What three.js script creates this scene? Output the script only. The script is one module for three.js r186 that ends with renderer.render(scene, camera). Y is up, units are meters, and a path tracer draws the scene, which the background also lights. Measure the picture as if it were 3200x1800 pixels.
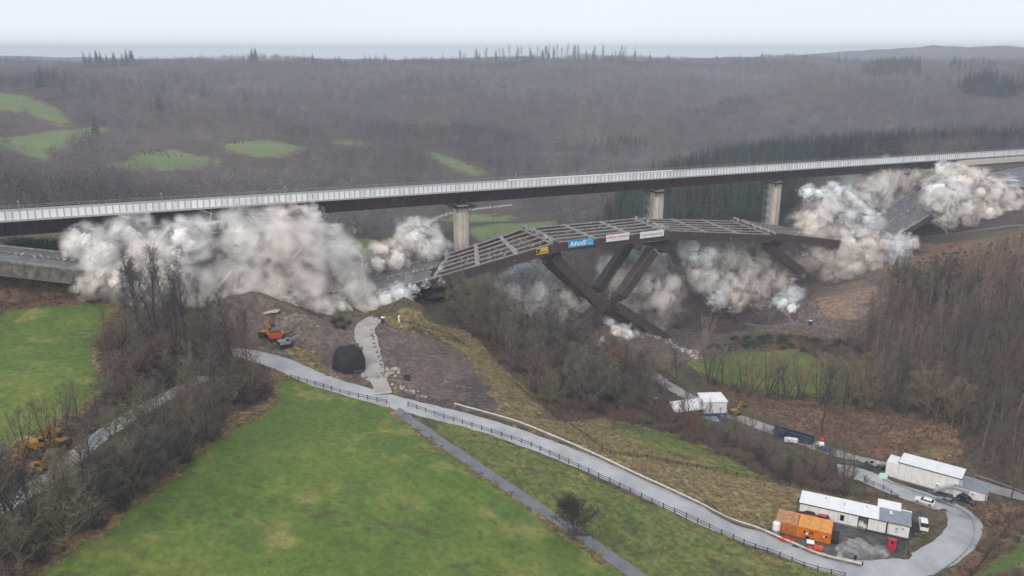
import * as THREE from 'three';
import { mergeGeometries, mergeVertices } from 'three/addons/utils/BufferGeometryUtils.js';
import { ImprovedNoise } from 'three/addons/math/ImprovedNoise.js';

// ---------- camera, sky, sun, exposure ----------
const scene = new THREE.Scene();
const FPX = 2511, CAMY = 120, PITCH = 16.3 * Math.PI / 180;            // focal length in photo pixels, height above the valley floor
const camera = new THREE.PerspectiveCamera(2 * Math.atan(900 / FPX) * 180 / Math.PI, 16 / 9, 1, 16000);
camera.position.set(0, CAMY, 0);
camera.rotation.x = -PITCH;
{
  const W = 512, H = 256, d = new Float32Array(W * H * 4), n = new ImprovedNoise();
  for (let j = 0; j < H; j++) for (let i = 0; i < W; i++) {
    const el = ((j + 0.5) / H - 0.5) * Math.PI, az = (i + 0.5) / W * 6.28318, y = Math.max(0, Math.sin(el));
    const c = Math.cos(el), k = 1 + 0.035 * n.noise(c * Math.cos(az) * 2.2, y * 9, c * Math.sin(az) * 2.2) + 0.02 * n.noise(c * Math.cos(az) * 6, y * 22 + 4, c * Math.sin(az) * 6);
    const t = Math.min(1, y * 2.4), low = 1 + 0.34 * Math.exp(-Math.asin(y) / 0.05);
    d.set([(0.75 - 0.02 * t) * k * low, (0.79 - 0.02 * t) * k * low, (0.84 - 0.02 * t) * k * low, 1], (j * W + i) * 4);
  }
  const sky = new THREE.DataTexture(d, W, H, THREE.RGBAFormat, THREE.FloatType);
  sky.mapping = THREE.EquirectangularReflectionMapping; sky.magFilter = THREE.LinearFilter; sky.needsUpdate = true;
  scene.background = sky; scene.environment = sky;                       // an even overcast sky
}
const sun = new THREE.DirectionalLight(0xfff3e4, 1.5);
sun.position.set(-380, 560, 420); sun.target.position.set(0, 0, -300); sun.shadow.radius = 60;
sun.castShadow = true; sun.shadow.mapSize.set(4096, 4096);
Object.assign(sun.shadow.camera, { left: -700, right: 700, top: 700, bottom: -700, near: 1, far: 2500 });
scene.add(sun, sun.target);
scene.fog = new THREE.FogExp2(new THREE.Color(0.77, 0.84, 1.0), 0.0003);
const renderer = new THREE.WebGLRenderer({ antialias: true });
renderer.toneMapping = THREE.LinearToneMapping;
renderer.toneMappingExposure = 1.14;
renderer.shadowMap.enabled = true;

// ---------- helpers ----------
let seed_ = 12345;
const R = () => { seed_ = (seed_ + 0x6d2b79f5) | 0; let t = Math.imul(seed_ ^ (seed_ >>> 15), 1 | seed_); t = (t + Math.imul(t ^ (t >>> 7), 61 | t)) ^ t; return ((t ^ (t >>> 14)) >>> 0) / 4294967296; };
const reseed = (s) => { seed_ = s; };
const rr = (a, b) => a + (b - a) * R();
const pick = (a) => a[Math.floor(R() * a.length)];
const V = (x, y, z) => new THREE.Vector3(x, y, z);
const clamp = (x, a = 0, b = 1) => Math.min(b, Math.max(a, x));
const lerp = (a, b, t) => a + (b - a) * t;
const sstep = (a, b, x) => { const t = clamp((x - a) / (b - a)); return t * t * (3 - 2 * t); };
const PN = new ImprovedNoise();
// periodic value noise on a table, cheap enough for whole textures
const NT = 256, tab = new Float32Array(NT * NT);
for (let i = 0; i < NT * NT; i++) tab[i] = R();
function vn(x, y) {
  const xi = Math.floor(x), yi = Math.floor(y); let fx = x - xi, fy = y - yi; fx = fx * fx * (3 - 2 * fx); fy = fy * fy * (3 - 2 * fy);
  const x0 = xi & 255, x1 = (xi + 1) & 255, y0 = (yi & 255) * NT, y1 = ((yi + 1) & 255) * NT;
  const a = tab[y0 + x0], b = tab[y0 + x1], c = tab[y1 + x0], d = tab[y1 + x1];
  return a + (b - a) * fx + (c - a + (a - b - c + d) * fx) * fy;
}
const fbm2 = (x, y, o = 4) => { let s = 0, a = 0.5, n = 0; for (let i = 0; i < o; i++) { s += a * vn(x, y); n += a; x = x * 2.03 + 17.3; y = y * 2.03 + 9.1; a *= 0.5; } return s / n; };
const lin = (c) => { c /= 255; return c <= 0.04045 ? c / 12.92 : Math.pow((c + 0.055) / 1.055, 2.4); };

// a photo pixel gives a direction; the distance comes from what it meets
const cP = Math.cos(PITCH), sP = Math.sin(PITCH);
const rayDir = (px, py) => { const x = (px - 1600) / FPX, y = -(py - 900) / FPX; return V(x, y * cP - sP, -(cP + y * sP)); };
const atY = (px, py, y) => { const d = rayDir(px, py), t = (y - CAMY) / d.y; return V(d.x * t, y, d.z * t); };
const atDepth = (px, py, dist) => { const d = rayDir(px, py), t = dist / Math.hypot(d.x, d.z); return V(d.x * t, CAMY + d.y * t, d.z * t); };
// the two motorway bridges run side by side: s along them, off towards the camera
const B0 = V(-154.8, 72.7, -239.3), BH = V(0.8657, 0, -0.5006), BN = V(0.5006, 0, 0.8657), BSLOPE = -0.0243;
const atOff = (px, py, off) => { const d = rayDir(px, py), p = B0.clone().addScaledVector(BN, off), t = ((p.x) * BN.x + (p.y - CAMY) * BN.y + p.z * BN.z) / d.dot(BN); return V(d.x * t, CAMY + d.y * t, d.z * t); };
const sOf = (p) => (p.x - B0.x) * BH.x + (p.z - B0.z) * BH.z;
const bridgePt = (s, off, y) => V(B0.x + BH.x * s + BN.x * off, y, B0.z + BH.z * s + BN.z * off);

const used = new Map();
const numbered = (n) => { const k = used.get(n) ?? 0; used.set(n, k + 1); return k ? n + '_' + String(k).padStart(3, '0') : n; };
function metreUV(g) {                                                    // box-projected uv in metres
  const p = g.attributes.position, n = g.attributes.normal, uv = new Float32Array(p.count * 2);
  for (let i = 0; i < p.count; i++) {
    const ax = Math.abs(n.getX(i)), ay = Math.abs(n.getY(i)), az = Math.abs(n.getZ(i)), x = p.getX(i), y = p.getY(i), z = p.getZ(i);
    if (ay >= ax && ay >= az) { uv[2 * i] = x; uv[2 * i + 1] = z; } else if (ax >= az) { uv[2 * i] = z; uv[2 * i + 1] = y; } else { uv[2 * i] = x; uv[2 * i + 1] = y; }
  }
  g.setAttribute('uv', new THREE.BufferAttribute(uv, 2)); return g;
}
const flat = (g) => { const q = g.index ? g.toNonIndexed() : g; for (const k of Object.keys(q.attributes)) if (!['position', 'normal', 'uv'].includes(k)) q.deleteAttribute(k); return q; };
const join = (gs) => { const a = gs.flat(9).map(flat); return a.length === 1 ? a[0] : mergeGeometries(a); };
const box = (w, h, d, x = 0, y = 0, z = 0, rx = 0, ry = 0, rz = 0) => { const g = new THREE.BoxGeometry(w, h, d); if (rx || ry || rz) g.applyMatrix4(new THREE.Matrix4().makeRotationFromEuler(new THREE.Euler(rx, ry, rz))); return g.translate(x, y, z); };
const cyl = (r1, r2, h, x = 0, y = 0, z = 0, axis = 'y', seg = 10) => { const g = new THREE.CylinderGeometry(r1, r2, h, seg); if (axis === 'x') g.rotateZ(Math.PI / 2); if (axis === 'z') g.rotateX(Math.PI / 2); return g.translate(x, y, z); };
function beam(a, b, w, h, up = V(0, 1, 0)) {                              // box between two points: w across, h along "up"
  const d = b.clone().sub(a), L = d.length(), X = d.divideScalar(L), Z = X.clone().cross(up).normalize(), Y = Z.clone().cross(X);
  return new THREE.BoxGeometry(L, h, w).applyMatrix4(new THREE.Matrix4().makeBasis(X, Y, Z).setPosition(a.clone().lerp(b, 0.5)));
}
function profile(pts, depth, bevel = 0) {                                 // outline in x,y extruded along z, centred
  const s = new THREE.Shape(pts.map(([x, y]) => new THREE.Vector2(x, y)));
  return new THREE.ExtrudeGeometry(s, { depth: depth - 2 * bevel, bevelEnabled: bevel > 0, bevelSize: bevel, bevelThickness: bevel, bevelSegments: 1, curveSegments: 6 }).translate(0, 0, -depth / 2 + bevel);
}
function obj(name, geos, mat, parent = scene) {
  const g = Array.isArray(geos) ? join(geos) : geos;
  if (!g.userData.keepUV) metreUV(g);
  const m = new THREE.Mesh(g, mat); m.name = parent === scene ? numbered(name) : name; m.castShadow = m.receiveShadow = true; parent.add(m); return m;
}
function tag(o, label, category, group, kind) { o.userData.label = label; if (category) o.userData.category = category; if (group) o.userData.group = group; if (kind) o.userData.kind = kind; return o; }
function thing(name, label, category, pos, turn = 0, group) { const o = new THREE.Group(); o.name = numbered(name); scene.add(o); if (pos) o.position.copy(pos); o.rotation.y = turn; return tag(o, label, category, group); }
function dup(root, name, pos, turn, scale, label, category, group) {
  const c = root.clone(); c.name = numbered(name); scene.add(c); c.position.copy(pos); c.rotation.set(0, turn, 0); c.scale.set(scale[0], scale[1], scale[2] ?? scale[0]);
  c.userData = { label, category, group }; if (!group) delete c.userData.group; return c;
}
// materials
function speckle(size, f, lo, hi, stretch = 1, pow = 1) {                  // grey noise tile, repeats
  const d = new Uint8Array(size * size * 4), per = Math.round(f);
  for (let j = 0; j < size; j++) for (let i = 0; i < size; i++) {
    let s = 0, a = 0.5, w = 0; let k = per;
    for (let o = 0; o < 5 && k <= 256; o++) { const x = i / size * k, y = j / size * k * stretch, xi = Math.floor(x), yi = Math.floor(y), fx = x - xi, fy = y - yi, ky = Math.max(1, Math.round(k * stretch));
      const q = (X, Y) => tab[(((Y % ky) * 37 + o * 53) & 255) * NT + ((X % k) & 255)], u = fx * fx * (3 - 2 * fx), v = fy * fy * (3 - 2 * fy);
      s += a * lerp(lerp(q(xi, yi), q(xi + 1, yi), u), lerp(q(xi, yi + 1), q(xi + 1, yi + 1), u), v); w += a; a *= 0.6; k *= 2; }
    const v = Math.min(255, 255 * lerp(lo, hi, Math.pow(clamp((s / w - 0.25) * 2), pow))); d.set([v, v, v, 255], (j * size + i) * 4);
  }
  const t = new THREE.DataTexture(d, size, size); t.wrapS = t.wrapT = THREE.RepeatWrapping; t.magFilter = THREE.LinearFilter; t.needsUpdate = true; return t;
}
const rep = (t, m, my = m) => { const c = t.clone(); c.repeat.set(1 / m, 1 / my); c.needsUpdate = true; return c; };
const SP = { soft: speckle(256, 4, 0.72, 1), hard: speckle(256, 8, 0.45, 1), streak: speckle(256, 16, 0.66, 1, 0.14), grain: speckle(256, 32, 0.4, 1), pale: speckle(128, 6, 0.88, 1) };
const srgbTex = (t) => { t.colorSpace = THREE.SRGBColorSpace; return t; };
const std = (hex, rough = 0.8, o = {}) => new THREE.MeshStandardMaterial({ color: hex, roughness: rough, ...o });
const M = {
  concrete: std(0xe0d8ca, 0.9, { map: rep(SP.streak, 7, 12), bumpMap: rep(SP.grain, 3), bumpScale: 0.01 }),
  concreteDark: std(0x8a837c, 0.95, { map: rep(SP.hard, 9), bumpMap: rep(SP.grain, 3), bumpScale: 0.02 }),
  dusty: std(0xaaa5a3, 0.95, { map: rep(SP.hard, 5), bumpMap: rep(SP.hard, 4), bumpScale: 0.12 }),
  steel: std(0x5d4c48, 0.6, { map: rep(SP.streak, 5, 9), metalness: 0.1 }),
  steelDark: std(0x3a3231, 0.7, { map: rep(SP.soft, 5) }),
  girder: std(0x4f343a, 0.55, { map: rep(SP.streak, 9, 6) }),
  girderLight: std(0x6b5054, 0.6),
  black: std(0x1b1b1d, 0.7), rubber: std(0x17171a, 0.9), glass: std(0x11161b, 0.08, { metalness: 0.2 }),
  deckAsphalt: std(0x7d7b80, 0.6, { map: rep(SP.hard, 11), bumpMap: rep(SP.grain, 4), bumpScale: 0.01 }),
  whitePanel: std(0xf6f6f7, 0.45),
  white: std(0xf6f6f7, 0.5, { map: rep(SP.pale, 6) }), whiteRoof: std(0xf4f6f8, 0.45, { map: rep(SP.pale, 9) }),
  greyRoof: std(0x8d98a3, 0.45, { map: rep(SP.soft, 5) }), grey: std(0x8b8e92, 0.6), greyLight: std(0xb4b7ba, 0.6), galv: std(0xa4a8ac, 0.45, { metalness: 0.4 }),
  orange: std(0xe8821e, 0.5, { map: rep(SP.soft, 4) }), orangeRoof: std(0xeca04a, 0.55, { map: rep(SP.soft, 3) }), rustRoof: std(0xd09468, 0.7, { map: rep(SP.hard, 4) }), orangeOld: std(0xdf8428, 0.65, { map: rep(SP.hard, 3) }),
  digYellow: std(0xba861f, 0.5, { map: rep(SP.hard, 2) }), digOrange: std(0xdb5a1c, 0.5, { map: rep(SP.soft, 2) }),
  blue: std(0x1f4f9c, 0.5, { map: rep(SP.soft, 3) }), blueDark: std(0x22355f, 0.55, { map: rep(SP.hard, 4) }), red: std(0xc0202a, 0.4, { map: rep(SP.soft, 2) }), teal: std(0x3f9c92, 0.5),
  fence: std(0x4d4038, 0.9, { map: rep(SP.hard, 1.5) }), wood: std(0x7d6a55, 0.85, { map: rep(SP.hard, 2) }), brownBox: std(0x4b2c24, 0.7),
  stone: std(0xc9c0b4, 0.9, { map: rep(SP.hard, 2) }), stoneGrey: std(0x85807c, 0.95, { map: rep(SP.hard, 2) }), rubble: std(0x4a4645, 0.95, { map: rep(SP.hard, 2.5), bumpMap: rep(SP.hard, 2), bumpScale: 0.15 }),
  coal: std(0x2a2b2f, 0.85, { map: rep(SP.hard, 6), bumpMap: rep(SP.grain, 3), bumpScale: 0.08 }),
};

// ---------- the land: heights from what the photograph shows, spread smoothly between ----------
const CP = [];                                                           // control points x, z, y
const pc = (px, py, y) => { const p = atY(px, py, y); CP.push([p.x, p.z, y]); };
const pd = (px, py, dist, drop = 0) => { const p = atDepth(px, py, dist); CP.push([p.x, p.z, p.y - drop]); };
for (const a of [
  [0, 1800, 44], [0, 1400, 47.5], [-300, 1500, 51], [150, 1150, 49.5], [0, 970, 52.5], [-200, 1000, 55], [300, 940, 50.5], [250, 1650, 43], [600, 1500, 40], [400, 1300, 44], [800, 1250, 37.5], [1200, 1500, 33.5], [900, 1750, 36],
  [560, 1100, 44], [450, 1000, 48], [700, 1060, 41],
  [1600, 1800, 28], [1600, 1550, 28], [2000, 1780, 22.5], [1750, 1640, 25],
  [870, 1130, 36.5], [1050, 1200, 34], [1250, 1260, 31.5], [1500, 1325, 29], [1800, 1430, 26], [2100, 1570, 22], [2400, 1690, 18.5], [2600, 1770, 16.5], [2850, 1760, 15], [3000, 1680, 13.5], [2960, 1600, 12.5], [2800, 1530, 11.5], [2640, 1470, 10],
  [2500, 1400, 8], [2350, 1330, 7], [2900, 1500, 8], [2700, 1400, 6.5], [2250, 1270, 6], [2150, 1200, 5], [2000, 1130, 4], [2080, 1060, -1], [1900, 1090, 2],
  [2100, 1400, 17.5], [1900, 1350, 20], [2400, 1510, 14.5], [2300, 1600, 17.5], [2700, 1700, 14.5], [2480, 1680, 15.5], [2600, 1560, 14],
  [1700, 1150, 20], [1500, 1080, 27], [1900, 1250, 15], [2050, 1300, 11], [1450, 1000, 29], [1650, 1050, 15], [1300, 1100, 32.5], [1400, 1200, 30.5], [1600, 1270, 27],
  [1000, 1000, 39], [1150, 1000, 37], [1080, 1130, 35], [820, 950, 45], [900, 1000, 42], [1270, 975, 36],
  [2200, 900, 5], [2480, 960, 9], [2600, 1040, 7], [2400, 1080, 2.5], [2450, 1150, 3], [2200, 1150, 3], [2300, 1210, 2.5], [2600, 1290, 3.5],
  [2750, 1100, 10], [2700, 860, 18], [2900, 800, 28], [2900, 900, 25], [3000, 1000, 26], [3200, 850, 44], [3150, 740, 43], [3200, 1200, 25], [3200, 1400, 16], [2900, 1250, 9], [2800, 1340, 5], [3000, 1420, 7.5], [3200, 1560, 9],
  [3150, 1750, 19], [3200, 1650, 17], [2950, 1790, 16], [3400, 1700, 22], [3500, 1100, 40],
  [680, 700, 38], [50, 740, 59], [1140, 770, 12], [1500, 720, 5], [1700, 740, 5], [2000, 800, 8],
  [1500, 620, 8], [1300, 560, 14], [300, 600, 40], [700, 560, 30], [520, 500, 42], [820, 470, 42], [60, 460, 50], [80, 330, 70], [1350, 500, 20], [1440, 640, 7], [0, 600, 48],
]) pc(...a);
for (const [s, y] of [[-60, 63], [0, 57], [60, 47], [110, 37], [160, 25], [210, 9], [240, 0], [280, -1], [330, 5], [380, 14], [420, 24], [460, 33], [500, 40], [560, 47]]) for (const o of [-12, 30]) { const p = bridgePt(s, o, y); CP.push([p.x, p.z, y - (o < 0 ? 0 : 0.5)]); }
for (const a of [[2300, 470, 610, 22], [2600, 445, 620, 22], [2900, 425, 600, 20], [3150, 430, 580, 16], [2050, 500, 600, 24],
  [1900, 450, 950, 14], [2600, 400, 1000, 15], [1900, 300, 1250, 18], [1000, 350, 1050, 18], [400, 300, 1050, 18], [2500, 290, 1400, 18], [1400, 400, 960, 14], [3200, 380, 1000, 15],
  [-200, 222, 1350, 18], [300, 218, 1350, 18], [650, 216, 1400, 18], [1000, 192, 1500, 18], [1350, 185, 1560, 18], [1600, 176, 1650, 18], [1900, 180, 1720, 18], [2200, 188, 1800, 18], [2700, 180, 2000, 18], [3200, 186, 2200, 18], [3500, 190, 2200, 18], [3000, 250, 1500, 18]]) pd(...a);
for (const a of [[0, 0, 38], [-300, 0, 62], [300, 0, 28], [0, 300, 50], [-400, -200, 66], [450, -250, 45], [500, -450, 66], [-450, -420, 66], [0, -2600, 70], [-1500, -2400, 60], [2200, -2800, 70], [-1800, -800, 80], [1800, -900, 80], [-2500, 300, 70], [2500, 300, 70],
  [0, -4200, 75], [-3200, -4200, 75], [3200, -4200, 75], [-5000, -7000, 80], [5000, -7000, 80], [0, -7200, 80], [-5000, 500, 80], [5000, 500, 80]]) CP.push([a[0], a[1], a[2]]);
const rbf = (() => {
  const n = CP.length, c2 = 18 * 18, A = [], mean = 35;
  for (let i = 0; i < n; i++) { const row = new Float64Array(n + 1); for (let j = 0; j < n; j++) row[j] = Math.sqrt((CP[i][0] - CP[j][0]) ** 2 + (CP[i][1] - CP[j][1]) ** 2 + c2); row[i] -= 0.6; row[n] = CP[i][2] - mean; A.push(row); }
  for (let k = 0; k < n; k++) { let p = k; for (let i = k + 1; i < n; i++) if (Math.abs(A[i][k]) > Math.abs(A[p][k])) p = i; [A[k], A[p]] = [A[p], A[k]];
    for (let i = k + 1; i < n; i++) { const f = A[i][k] / A[k][k]; if (f) for (let j = k; j <= n; j++) A[i][j] -= f * A[k][j]; } }
  const w = new Float64Array(n); for (let i = n - 1; i >= 0; i--) { let s = A[i][n]; for (let j = i + 1; j < n; j++) s -= A[i][j] * w[j]; w[i] = s / A[i][i]; }
  const cx = CP.map((c) => c[0]), cz = CP.map((c) => c[1]);
  return (x, z) => { let s = mean; for (let i = 0; i < n; i++) { const a = x - cx[i], b = z - cz[i]; s += w[i] * Math.sqrt(a * a + b * b + c2); } return s; };
})();
const NX0 = -236, NX1 = 344, NZ0 = -560, NZ1 = -60, STEP = 2;
const axis = (lo, hi, min, max) => { const a = []; for (let v = lo; v <= hi + 1e-6; v += STEP) a.push(v); let d = STEP, v = lo; while (v > min) { d *= 1.04; v -= d; a.unshift(v); } d = STEP; v = hi; while (v < max) { d *= 1.05; v += d; a.push(v); } return a; };
const GX = axis(NX0, NX1, -3400, 3400), GZ = axis(NZ0, NZ1, -4300, 600), nx = GX.length, nz = GZ.length, HG = new Float32Array(nx * nz);
for (let j = 0; j < nz; j++) for (let i = 0; i < nx; i++) {
  const x = GX[i], z = GZ[j], d = Math.hypot(x, z);
  let h = rbf(x, z);
  const far = sstep(2500, 3100, d);
  if (far > 0) h = lerp(h, 52 + 52 * fbm2(x / 1100 + 3, z / 1500 + 8.4, 3) * sstep(2800, 3900, d) + 46 * sstep(300, 2000, x) * sstep(2900, 3900, d), far);
  h += (fbm2(x / 260 + 7, z / 260 + 2, 3) - 0.5) * 52 * sstep(720, 1150, d) + (fbm2(x / 60, z / 60, 4) - 0.5) * 4 * sstep(380, 700, d) + (fbm2(x / 9, z / 9, 3) - 0.5) * 0.5;
  { // spurs in front of the main ridge, with a dip behind each
    const az = x / Math.max(1, -z), spur = (a0, a1, d0, up, down) => { const w = sstep(a0 - 0.09, a0 + 0.06, az) * (1 - sstep(a1 - 0.06, a1 + 0.09, az)), c = d0 + 90 * (vn(az * 9 + 4, d0) - 0.5); return w * (up * Math.exp(-(((d - c) / 90) ** 2)) - down * Math.exp(-(((d - c - 230) / 110) ** 2))); };
    if (z < -500) h += spur(-0.12, 0.32, 1120, 24, 16) + spur(-0.62, -0.2, 960, 17, 12) + spur(0.3, 0.7, 1330, 26, 14) + spur(-0.4, 0.02, 1290, 15, 10);
  }
  const bo = (x - B0.x) * BN.x + (z - B0.z) * BN.z, bs = (x - B0.x) * BH.x + (z - B0.z) * BH.z, cut = sstep(-4, 3, bo) * (1 - sstep(34, 44, bo)) * sstep(448, 470, bs) * (1 - sstep(640, 680, bs));  // cutting under the far end of the old bridge
  if (cut > 0) h = lerp(h, Math.min(h, 37), cut);
  HG[j * nx + i] = h;
}
const find = (a, v) => { let lo = 0, hi = a.length - 2; while (lo < hi) { const m = (lo + hi + 1) >> 1; if (a[m] <= v) lo = m; else hi = m - 1; } return lo; };
function ground(x, z) {
  const i = find(GX, x), j = find(GZ, z), u = (x - GX[i]) / (GX[i + 1] - GX[i]), v = (z - GZ[j]) / (GZ[j + 1] - GZ[j]), o = j * nx + i, a = HG[o], b = HG[o + 1], c = HG[o + nx], d = HG[o + nx + 1];
  return u + v <= 1 ? a + (b - a) * u + (c - a) * v : d + (c - d) * (1 - u) + (b - d) * (1 - v);
}
function hit(px, py, from = 60) {                                        // where the sight line through a photo pixel meets the ground
  const d = rayDir(px, py), f = (t) => CAMY + d.y * t - ground(d.x * t, d.z * t);
  let t = from, step = 2;
  while (t < 9000) { const n = t + step; if (f(n) < 0) { let lo = t, hi = n; for (let k = 0; k < 24; k++) { const m = (lo + hi) / 2; if (f(m) < 0) hi = m; else lo = m; } t = (lo + hi) / 2; return V(d.x * t, CAMY + d.y * t, d.z * t); } t = n; step = Math.max(2, t * 0.006); }
  return V(d.x * 3000, 60, d.z * 3000);
}
const G3 = (x, z, up = 0) => V(x, ground(x, z) + up, z);

// roads and paths: centre lines from the photograph, laid on the land and levelled into it
const ROADS = [];
function road(name, pix, width, o = {}) {
  const pts = pix.map((p) => (p.length === 3 ? V(p[0], ground(p[0], p[2]), p[2]) : hit(p[0], p[1])));
  const n0 = Math.max(8, Math.round(new THREE.CatmullRomCurve3(pts, o.closed ?? false, 'centripetal').getLength() / 1.6));
  const line = new THREE.CatmullRomCurve3(pts, o.closed ?? false, 'centripetal').getSpacedPoints(n0);
  let ys = line.map((p) => ground(p.x, p.z));
  for (let k = 0; k < (o.smooth ?? 14); k++) ys = ys.map((y, i) => (ys[Math.max(0, i - 1)] + 2 * y + ys[Math.min(ys.length - 1, i + 1)]) / 4);
  line.forEach((p, i) => { p.y = ys[i]; });
  ROADS.push({ name, line, width, ...o });
  level(ROADS[ROADS.length - 1]);
}
function level({ line, width, ...o }) {                                   // level the land under a road
  const reach = width / 2 + (o.bank ?? 4.5);
  let x0 = 1e9, x1 = -1e9, z0 = 1e9, z1 = -1e9; for (const p of line) { x0 = Math.min(x0, p.x); x1 = Math.max(x1, p.x); z0 = Math.min(z0, p.z); z1 = Math.max(z1, p.z); }
  const i0 = find(GX, x0 - reach - 3), i1 = find(GX, x1 + reach + 3), j0 = find(GZ, z0 - reach - 3), j1 = find(GZ, z1 + reach + 3);
  for (let j = j0; j <= j1; j++) for (let i = i0; i <= i1; i++) {
    const x = GX[i], z = GZ[j]; let best = 1e9, y = 0;
    for (let k = 0; k < line.length - 1; k++) { const a = line[k], b = line[k + 1], dx = b.x - a.x, dz = b.z - a.z, t = clamp(((x - a.x) * dx + (z - a.z) * dz) / (dx * dx + dz * dz)), ex = a.x + dx * t - x, ez = a.z + dz * t - z, d = ex * ex + ez * ez; if (d < best) { best = d; y = a.y + (b.y - a.y) * t; } }
    const d = Math.sqrt(best); if (d < reach + 2) { const w = 1 - sstep(width / 2 + 1.6, reach + 2, d); HG[j * nx + i] = lerp(HG[j * nx + i], y - 0.02, w); }
  }
}
function flatten(cx, cz, r, y, soft = 5) { for (let j = find(GZ, cz - r - soft - 2); j <= find(GZ, cz + r + soft + 2); j++) for (let i = find(GX, cx - r - soft - 2); i <= find(GX, cx + r + soft + 2); i++) { const d = Math.hypot(GX[i] - cx, GZ[j] - cz), w = 1 - sstep(r, r + soft, d); if (w > 0) HG[j * nx + i] = lerp(HG[j * nx + i], y, w); } }
function mound(p, rx, rz, turn, h, pow = 1) { const c = Math.cos(turn), s = Math.sin(turn), r = Math.max(rx, rz); for (let j = find(GZ, p.z - r); j <= find(GZ, p.z + r) + 1; j++) for (let i = find(GX, p.x - r); i <= find(GX, p.x + r) + 1; i++) { const dx = GX[i] - p.x, dz = GZ[j] - p.z, u = (dx * c + dz * s) / rx, v = (-dx * s + dz * c) / rz, d = Math.hypot(u, v); if (d < 1) HG[j * nx + i] += h * Math.pow(1 - d, pow) * (0.85 + 0.3 * vn(GX[i] / 3, GZ[j] / 3)); } }
{ // yards on level ground
  const y1 = hit(2650, 1690), y2 = hit(2900, 1520), y3 = hit(2250, 1275);
  flatten(y1.x - 6, y1.z, 17, 14.6, 7); flatten(y1.x + 7, y1.z - 2, 12, 14.6, 6); flatten(y2.x + 4, y2.z - 6, 19, 8, 7); flatten(y3.x, y3.z, 9, 6, 5);
}
const HAUL = [[640, 1085], [760, 1105], [880, 1138], [1000, 1190], [1120, 1225], [1250, 1262], [1400, 1300], [1600, 1358], [1800, 1432], [2000, 1520], [2200, 1612], [2400, 1696], [2560, 1752], [2700, 1783], [2830, 1775], [2935, 1735], [3000, 1680], [3015, 1638], [2980, 1600], [2900, 1563], [2800, 1530], [2700, 1490], [2620, 1462]];
road('haul_road', HAUL, 7.2, { mat: 'wet' });
road('farm_path', [[1215, 1262], [1300, 1325], [1400, 1395], [1500, 1462], [1600, 1530], [1700, 1598], [1800, 1665], [1900, 1735], [2010, 1812], [2120, 1890]], 3.0, { mat: 'path', bank: 2 });
road('access_road', [[1190, 1235], [1168, 1180], [1158, 1120], [1145, 1060], [1140, 1025], [1165, 1000], [1215, 985], [1270, 990]], 6.6, { mat: 'gravel' });
road('hedge_lane', [[-150, 1690], [0, 1590], [110, 1520], [200, 1455], [300, 1375], [400, 1305], [520, 1240], [640, 1180]], 4.6, { mat: 'wet', bank: 3 });
road('valley_road', [[2030, 1165], [2090, 1205], [2160, 1245], [2290, 1300], [2400, 1340], [2520, 1385], [2640, 1425], [2760, 1455], [2860, 1470], [2980, 1490], [3080, 1520], [3200, 1560], [3330, 1605]], 5.0, { mat: 'gravel2' });
road('slope_track', [[2700, 760], [2800, 752], [2920, 738], [3040, 722], [3200, 702], [3350, 690]], 4.2, { mat: 'dirt', bank: 3 });
road('site_track', [[2330, 1014], [2400, 1020], [2480, 1015], [2560, 1020], [2640, 1035]], 3.4, { mat: 'dirt', bank: 2 });
road('village_road', [[1300, 730], [1340, 695], [1380, 675], [1440, 660], [1530, 648], [1600, 640]], 6, { mat: 'gravel2', bank: 4, smooth: 20 });
level(ROADS[0]);
// heaps of earth on the building site
mound(hit(1270, 985), 13, 9, 0.4, 6.5, 1.15); mound(hit(790, 965), 17, 10, -0.4, 6, 1.1); mound(hit(955, 1010), 11, 7, 0.2, 3.2); mound(hit(1000, 1060), 14, 9, 0.5, 2.6);
mound(hit(120, 905), 20, 9, -0.5, 3.5); mound(hit(3120, 1600), 8, 5, 0.6, 2.6); mound(hit(2560, 950), 26, 12, 0.3, 3); mound(hit(2330, 960), 22, 10, -0.2, 3.5); mound(hit(2230, 1000), 18, 9, 0.4, 2.5);
mound(hit(2805, 1722), 3.4, 2.4, 0.3, 0.7);

// the ground sheet
const groundGeo = (() => {
  const pos = new Float32Array(nx * nz * 3), uv = new Float32Array(nx * nz * 2), near = [], far = [];
  for (let j = 0; j < nz; j++) for (let i = 0; i < nx; i++) { const o = j * nx + i; pos.set([GX[i], HG[o], GZ[j]], o * 3); uv.set([GX[i], GZ[j]], o * 2); }
  for (let j = 0; j < nz - 1; j++) for (let i = 0; i < nx - 1; i++) { const o = j * nx + i, inn = GX[i] >= NX0 && GX[i + 1] <= NX1 && GZ[j] >= NZ0 && GZ[j + 1] <= NZ1; (inn ? near : far).push(o, o + nx, o + 1, o + 1, o + nx, o + nx + 1); }
  const g = new THREE.BufferGeometry();
  g.setAttribute('position', new THREE.BufferAttribute(pos, 3)); g.setAttribute('uv', new THREE.BufferAttribute(uv, 2)); g.setIndex([...near.slice(0, 0)].concat(near).concat(far));
  g.addGroup(0, near.length, 0); g.addGroup(near.length, far.length, 1); g.computeVertexNormals(); return g;
})();
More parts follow.
